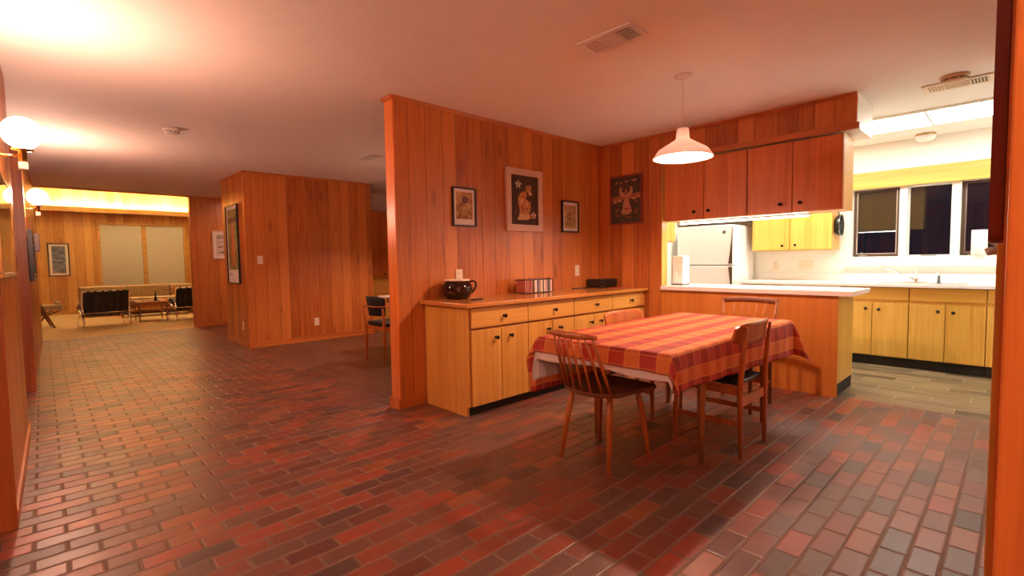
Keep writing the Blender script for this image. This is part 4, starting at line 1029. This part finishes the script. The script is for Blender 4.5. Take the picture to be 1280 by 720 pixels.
fc = thing('kitchen_faucet', 'chrome kitchen faucet with a long swivel spout', 'faucet', (6.86, 0.80, 0.8765))
b = BM(); box(b, -0.028, 0.028, -0.10, 0.10, 0.0, 0.012, bev=0.005); obj('base', b, M['chrome'], fc)
b = BM(); lathe(b, [(0.026, 0.0125), (0.024, 0.06), (0.018, 0.075), (0.0, 0.078), (0, 0.0125)], 0, 0, 24); obj('body', b, M['chrome'], fc)
b = BM(); tube(b, [(0, 0.015, 0.035), (-0.05, 0.10, 0.085), (-0.11, 0.185, 0.135), (-0.135, 0.22, 0.150), (-0.145, 0.235, 0.145), (-0.147, 0.24, 0.125)], [0.009, 0.0085, 0.008, 0.008, 0.009, 0.010], 12); obj('spout', b, M['chrome'], fc)
b = BM(); ball(b, (0, 0, 0.092), 0.014); tube(b, [(0, 0, 0.095), (0.005, -0.012, 0.135)], 0.0045, 8); obj('handle', b, M['chrome'], fc)
sp = thing('soap_dispenser', 'slim black sprayer beside the kitchen faucet', 'sprayer', (6.86, 0.612, 0.8765))
b = BM(); lathe(b, [(0, 0), (0.018, 0), (0.018, 0.008), (0.014, 0.012), (0.012, 0.075), (0, 0.077)], 0, 0, 18); obj('body', b, M['black'], sp)
b = BM(); tube(b, [(0, 0, 0.072), (-0.006, 0.004, 0.092), (-0.022, 0.012, 0.10)], [0.011, 0.011, 0.008], 10); obj('head', b, M['steel'], sp)
sk = thing('kitchen_sink', 'steel sink rim set in the worktop before the faucet', 'sink', (6.63, 0.72, 0.8765))
b = BM(); box(b, -0.17, 0.17, -0.36, -0.34, 0, 0.004); box(b, -0.17, 0.17, 0.34, 0.36, 0, 0.004); box(b, -0.17, -0.15, -0.34, 0.34, 0, 0.004); box(b, 0.15, 0.17, -0.34, 0.34, 0, 0.004); obj('rim', b, M['steel'], sk)
b = BM(); box(b, -0.149, 0.149, -0.339, 0.339, 0, 0.001); obj('basin', b, M['steel'], sk)
pt = thing('paper_towel_roll', 'white paper towel roll standing on the kitchen window sill', 'paper towels', (7.112, 0.322, 1.1655))
b = BM(); lathe(b, [(0, 0.0), (0.057, 0.0), (0.057, 0.006), (0, 0.006)], 0, 0, 24); obj('base', b, M['plastic_w'], pt)
b = BM(); lathe(b, [(0.018, 0.0065), (0.064, 0.0065), (0.064, 0.265), (0.018, 0.265), (0.018, 0.0065)], 0, 0, 32); obj('roll', b, M['plastic_w'], pt)
pn_ = thing('frying_pan', 'round black pan hanging on the side of the kitchen wall cabinet', 'pan', (6.90, 1.566, 1.545))
mt = Matrix.Rotation(R(90), 4, 'X')
b = BM(); lathe(b, [(0, 0.0), (0.085, 0.0), (0.12, 0.022), (0.128, 0.055), (0.125, 0.056), (0.116, 0.026), (0.083, 0.005), (0, 0.005)], 0, 0, 36, mat=mt); obj('bowl', b, M['black'], pn_)
b = BM(); lathe(b, [(0.125, 0.0565), (0.131, 0.0565), (0.131, 0.060), (0.125, 0.060), (0.125, 0.0565)], 0, 0, 36, mat=mt); obj('rim', b, M['steel'], pn_)
b = BM(); tube(b, [(0, -0.035, 0.121), (0, -0.02, 0.155), (0, -0.006, 0.175)], 0.006, 8); obj('hanging_loop', b, M['black'], pn_)
ap = thing('countertop_appliance', 'upright white appliance with a column of small buttons at the left end of the pass-through', 'appliance', (4.93, 2.565, 0.8905), -math.pi/2)
b = BM(); box(b, -0.062, 0.062, 0.0, 0.14, 0.012, 0.315, bev=0.012, seg=3); obj('body', b, M['enamel'], ap)
b = BM(); box(b, -0.066, 0.066, -0.02, 0.145, 0.0, 0.0115, bev=0.004); obj('base', b, M['grey'], ap)
for i in range(6):
    b = BM(); box(b, 0.008, 0.024, -0.003, -0.0003, 0.075+0.03*i, 0.087+0.03*i, bev=0.001); obj('button', b, M['plastic'], ap)

# board and hook at the near jamb
mr = thing('wall_board', 'dark red wooden board hung beside the near door jamb, seen edge-on', 'wall board', (1.42, 0.0135, 1.20))
b = BM(); prism(b, [(1.376, 1.215), (1.382, 1.203), (1.396, 1.2), (1.80, 1.2), (1.80, 2.30), (1.376, 2.30)], 'y', 0.0265, 0.0505, bev=0.003); obj('board', b, M['redwood'], mr, True)
b = BM(); box(b, 1.377, 1.79, 0.0135, 0.026, 1.26, 2.28); obj('shadow_gap', b, M['blackm'], mr, True)  # black slab paints the shadow gap between board and wall
b = BM(); mt = Matrix.Translation((1.39, 0.038, 1.188)) @ Matrix.Rotation(R(70), 4, 'X')
lathe(b, [(0, -0.016), (0.007, -0.016), (0.008, -0.012), (0.0075, 0.010), (0, 0.012)], 0, 0, 18, mat=mt)
obj('hook', b, M['plastic_w'], mr, True)

# ================================================================ BACK DINING ROOM
nt = thing('back_dining_table', 'pale topped table in the back dining room behind the partition', 'table', (4.0, 5.45, 0))
b = BM(); box(b, -0.78, 0.78, -0.5, 0.5, 0.715, 0.735, bev=0.005); obj('tabletop', b, M['laminate'], nt)
b = BM(); box(b, -0.70, 0.70, -0.42, 0.42, 0.64, 0.714); obj('apron', b, M['tablewood'], nt)
for sx in (-1, 1):
    for sy in (-1, 1):
        b = BM(); tube(b, [(sx*0.66, sy*0.38, 0), (sx*0.66, sy*0.38, 0.639)], [0.018, 0.027], 14); obj('leg', b, M['tablewood'], nt)
ac = thing('armchair', 'wooden armchair with black seat and back pad in the back dining room', 'chair', (2.985, 5.30, 0))
for sy in (-1, 1):
    b = BM(); tube(b, [(-0.175, sy*0.215, 0), (-0.165, sy*0.220, 0.40), (-0.185, sy*0.235, 0.56), (-0.19, sy*0.235, 0.645)], [0.011, 0.021, 0.015, 0.013], 14); obj('leg', b, M['chairwood'], ac)
    b = BM(); tube(b, [(0.225, sy*0.245, 0), (0.215, sy*0.245, 0.42), (0.195, sy*0.25, 0.645)], [0.011, 0.019, 0.014], 14); obj('leg', b, M['chairwood'], ac)
    b = BM(); box(b, -0.15, 0.20, sy*0.225-0.009, sy*0.225+0.009, 0.375, 0.425, bev=0.004); obj('seat_rail', b, M['chairwood'], ac)
b = BM(); pts = [(0.225, -0.25, 0.656), (0.05, -0.262, 0.660), (-0.12, -0.255, 0.664), (-0.215, -0.20, 0.667), (-0.245, -0.1, 0.668), (-0.25, 0, 0.668), (-0.245, 0.1, 0.668), (-0.215, 0.20, 0.667), (-0.12, 0.255, 0.664), (0.05, 0.262, 0.660), (0.225, 0.25, 0.656)]
tube(b, pts, 0.012, 10, flat=(1.5, 0.8)); obj('arm_rail', b, M['chairwood'], ac)
b = BM(); box(b, -0.155, -0.137, -0.205, 0.205, 0.375, 0.425, bev=0.004); obj('seat_rail', b, M['chairwood'], ac)
b = BM(); box(b, 0.19, 0.208, -0.21, 0.21, 0.375, 0.425, bev=0.004); obj('seat_rail', b, M['chairwood'], ac)
b = BM(); box(b, -0.15, 0.215, -0.215, 0.215, 0.427, 0.475, bev=0.02, seg=3); obj('seat', b, M['leather'], ac)
b = BM(); n = 14; lo_, hi_ = 0.555, 0.785; g = []
for i in range(n+1):
    a = -1+2*i/n; th = a*0.95
    col = []
    for j in range(6):
        q = j/5; rr = 0.215+0.03*q
        col.append((0.0-rr*math.cos(th)+0.0, rr*1.02*math.sin(th), lo_+(hi_-lo_)*q*(1-0.12*abs(a)**3)))
    g.append(col)
v1 = [[b.verts.new(p) for p in c] for c in g]; v2 = [[b.verts.new((p[0]+0.026*math.cos((-1+2*i/n)*0.95), p[1]-0.026*math.sin((-1+2*i/n)*0.95), p[2])) for p in c] for i, c in enumerate(g)]
for gg in (v1, v2):
    for i in range(n):
        for j in range(5): b.faces.new((gg[i][j], gg[i+1][j], gg[i+1][j+1], gg[i][j+1])).smooth = True
for i in range(n):
    for j in (0, 5): b.faces.new((v1[i][j], v1[i+1][j], v2[i+1][j], v2[i][j]))
for j in range(5):
    for i in (0, n): b.faces.new((v1[i][j], v1[i][j+1], v2[i][j+1], v2[i][j]))
bmesh.ops.recalc_face_normals(b, faces=b.faces[:]); obj('back_pad', b, M['leather'], ac)

# ================================================================ LIVING ROOM
def sling_chair(label, loc, rot):
    """chrome X-frame lounge chair with strapped black leather back; faces +y, back towards the viewer."""
    t = thing('lounge_chair', label, 'chair', loc, rot, 'chrome lounge chairs')
    W = 0.36
    for s in (-1, 1):
        b = BM(); n = 12
        tube(b, [(s*W, -0.10+0.0*i-0.05*math.sin(math.pi*i/n)+(-0.14)*(1-i/n)+0.34*0*(i/n) - 0.0, 0.71*(1-i/n) + 0.0) if False else (s*W, -0.22+0.10*math.sin(math.pi*0.5*(i/n)*1.2)-0.04*(i/n), 0.70-0.40*(i/n)) for i in range(n+1)], 0.012, 8, flat=(0.5, 1.4)); obj('back_frame', b, M['chrome'], t)
        b = BM(); tube(b, [(s*W, -0.16, 0.30), (s*W, -0.05, 0.23), (s*W, 0.12, 0.24), (s*W, 0.26, 0.14), (s*W, 0.31, 0.0)], 0.012, 8, flat=(0.5, 1.4)); obj('leg', b, M['chrome'], t)
        b = BM(); tube(b, [(s*W, -0.20, 0.0), (s*W, -0.19, 0.14), (s*W, -0.10, 0.26), (s*W, 0.10, 0.34), (s*W, 0.34, 0.38)], 0.012, 8, flat=(0.5, 1.4)); obj('leg', b, M['chrome'], t)
    b = BM(); tube(b, [(-W, -0.225, 0.702), (W, -0.225, 0.702)], 0.012, 8); obj('top_bar', b, M['chrome'], t)
    b = BM(); tube(b, [(-W, 0.32, 0.385), (W, 0.32, 0.385)], 0.011, 8); tube(b, [(-W, -0.16, 0.285), (W, -0.16, 0.285)], 0.011, 8); obj('cross_bar', b, M['chrome'], t)
    b = BM(); prism(b, [(-0.205, 0.690), (-0.135, 0.700), (-0.035, 0.36), (-0.125, 0.24)], 'x', -W+0.018, W-0.018, bev=0.015); obj('back_cushion', b, M['leather'], t)
    b = BM(); prism(b, [(-0.222, 0.690), (-0.210, 0.690), (-0.132, 0.25), (-0.146, 0.25)], 'x', -W+0.018, W-0.018); obj('back_sling', b, M['blackm'], t)
    b = BM(); prism(b, [(-0.03, 0.30), (0.34, 0.40), (0.33, 0.48), (-0.03, 0.385)], 'x', -W+0.018, W-0.018, bev=0.015); obj('seat_cushion', b, M['leather'], t)
    for i in range(6):
        x = -W+0.075+(2*W-0.15)*i/5
        b = BM(); box(b, x-0.022, x+0.022, -0.243, -0.207, 0.680, 0.717, bev=0.006); prism(b, [(-0.232, 0.679), (-0.215, 0.679), (-0.135, 0.25), (-0.155, 0.245)], 'x', x-0.022, x+0.022); obj('strap', b, M['black'], t)
    return t
lc = sling_chair('black strapped lounge chair with chrome frame, left of the coffee table', (0.852, 12.53, 0), R(8))
dup(lc, (2.345, 12.62, 0), R(8), 'black strapped lounge chair with chrome frame, half hidden by the hall end wall')
so = thing('sofa', 'long low tan tufted sofa under the living room windows', 'sofa', (1.95, 15.35, 0))
b = BM(); box(b, -1.35, 1.35, -0.38, 0.40, 0.14, 0.24, bev=0.01); obj('base', b, M['tablewood'], so)
for x in (-1.25, 1.25):
    for y in (-0.32, 0.34):
        b = BM(); tube(b, [(x, y, 0), (x, y, 0.139)], [0.014, 0.02], 12); obj('leg', b, M['tablewood'], so)
for i in range(3):
    x0 = -1.35+0.9*i
    b = BM(); box(b, x0+0.006, x0+0.894, -0.40, 0.20, 0.242, 0.40, bev=0.04, seg=4); obj('seat_cushion', b, M['boucle'], so)
    b = BM(); box(b, x0+0.006, x0+0.894, 0.205, 0.42, 0.242, 0.70, bev=0.06, seg=4); obj('back_cushion', b, M['boucle'], so)
ct = thing('coffee_table', 'small square teak coffee table with thin legs between the lounge chairs', 'table', (1.66, 13.05, 0))
b = BM(); box(b, -0.27, 0.27, -0.36, 0.36, 0.40, 0.422, bev=0.004); obj('tabletop', b, M['teak'], ct)
b = BM(); box(b, -0.24, 0.24, -0.33, 0.33, 0.355, 0.399); obj('apron', b, M['teak'], ct)
for sx in (-1, 1):
    for sy in (-1, 1):
        b = BM(); tube(b, [(sx*0.235, sy*0.325, 0), (sx*0.23, sy*0.32, 0.354)], [0.010, 0.016], 10); obj('leg', b, M['teak'], ct)
lt2 = thing('long_coffee_table', 'long low dark wooden table before the sofa', 'table', (1.95, 14.4, 0))
b = BM(); box(b, -0.75, 0.75, -0.25, 0.25, 0.35, 0.375, bev=0.004); obj('tabletop', b, M['teak'], lt2)
b = BM(); box(b, -0.70, 0.70, -0.21, 0.21, 0.12, 0.138, bev=0.003); obj('shelf', b, M['teak'], lt2)
for sx in (-1, 1):
    for sy in (-1, 1):
        b = BM(); tube(b, [(sx*0.68, sy*0.2, 0), (sx*0.68, sy*0.2, 0.349)], [0.012, 0.018], 10); obj('leg', b, M['teak'], lt2)
fg2 = thing('figurine', 'small black figurine with a tray on the coffee table', 'figurine', (1.74, 12.97, 0.4225))
b = BM(); lathe(b, [(0, 0), (0.085, 0), (0.10, 0.012), (0.09, 0.014), (0, 0.012)], -0.01, 0, 24); obj('tray', b, M['black'], fg2)
b = BM(); lathe(b, [(0, 0.0145), (0.035, 0.0145), (0.028, 0.06), (0.014, 0.10), (0.016, 0.15), (0.010, 0.19), (0.014, 0.205), (0, 0.215)], 0, 0, 18); obj('figure', b, M['black'], fg2)
gb = BM(); lathe(gb, [(0, 0), (0.03, 0), (0.034, 0.03), (0.032, 0.09), (0.015, 0.12), (0.013, 0.15), (0.017, 0.155), (0, 0.155)], 0, 0, 20)
o = tag(obj('glass_bottle', gb, M['pane_in']), 'clear glass bottle on the coffee table', 'bottle'); o.location = (1.50, 13.0, 0.4225)

wa = thing('wooden_armchair', 'dark wooden armchair with beige cushion at the left living room wall', 'chair', (0.03, 13.25, 0), R(-84)); wa.scale = (0.9, 0.58, 1.0)
for k in (-1, 1):
    b = BM(); tube(b, [(k*0.28, -0.34, 0.66), (k*0.28, -0.12, 0.34), (k*0.28, 0.12, 0.0)], [0.022, 0.026, 0.016], 10, flat=(0.7, 1.3)); obj('back_strut', b, M['darkwood'], wa)
    b = BM(); tube(b, [(k*0.255, -0.36, 0.0), (k*0.255, -0.10, 0.24), (k*0.255, 0.26, 0.33)], [0.014, 0.022, 0.018], 10); obj('leg', b, M['darkwood'], wa)
b = BM(); box(b, -0.30, 0.30, -0.375, -0.335, 0.57, 0.68, bev=0.012); obj('back_rail', b, M['darkwood'], wa)
b = BM(); box(b, -0.225, 0.225, -0.12, 0.36, 0.335, 0.44, bev=0.04, seg=4); obj('seat_cushion', b, M['beige'], wa)
b = BM(); box(b, -0.20, 0.20, 0.20, 0.33, 0.4405, 0.50, bev=0.02, seg=3); obj('folded_throw', b, M['beige'], wa)
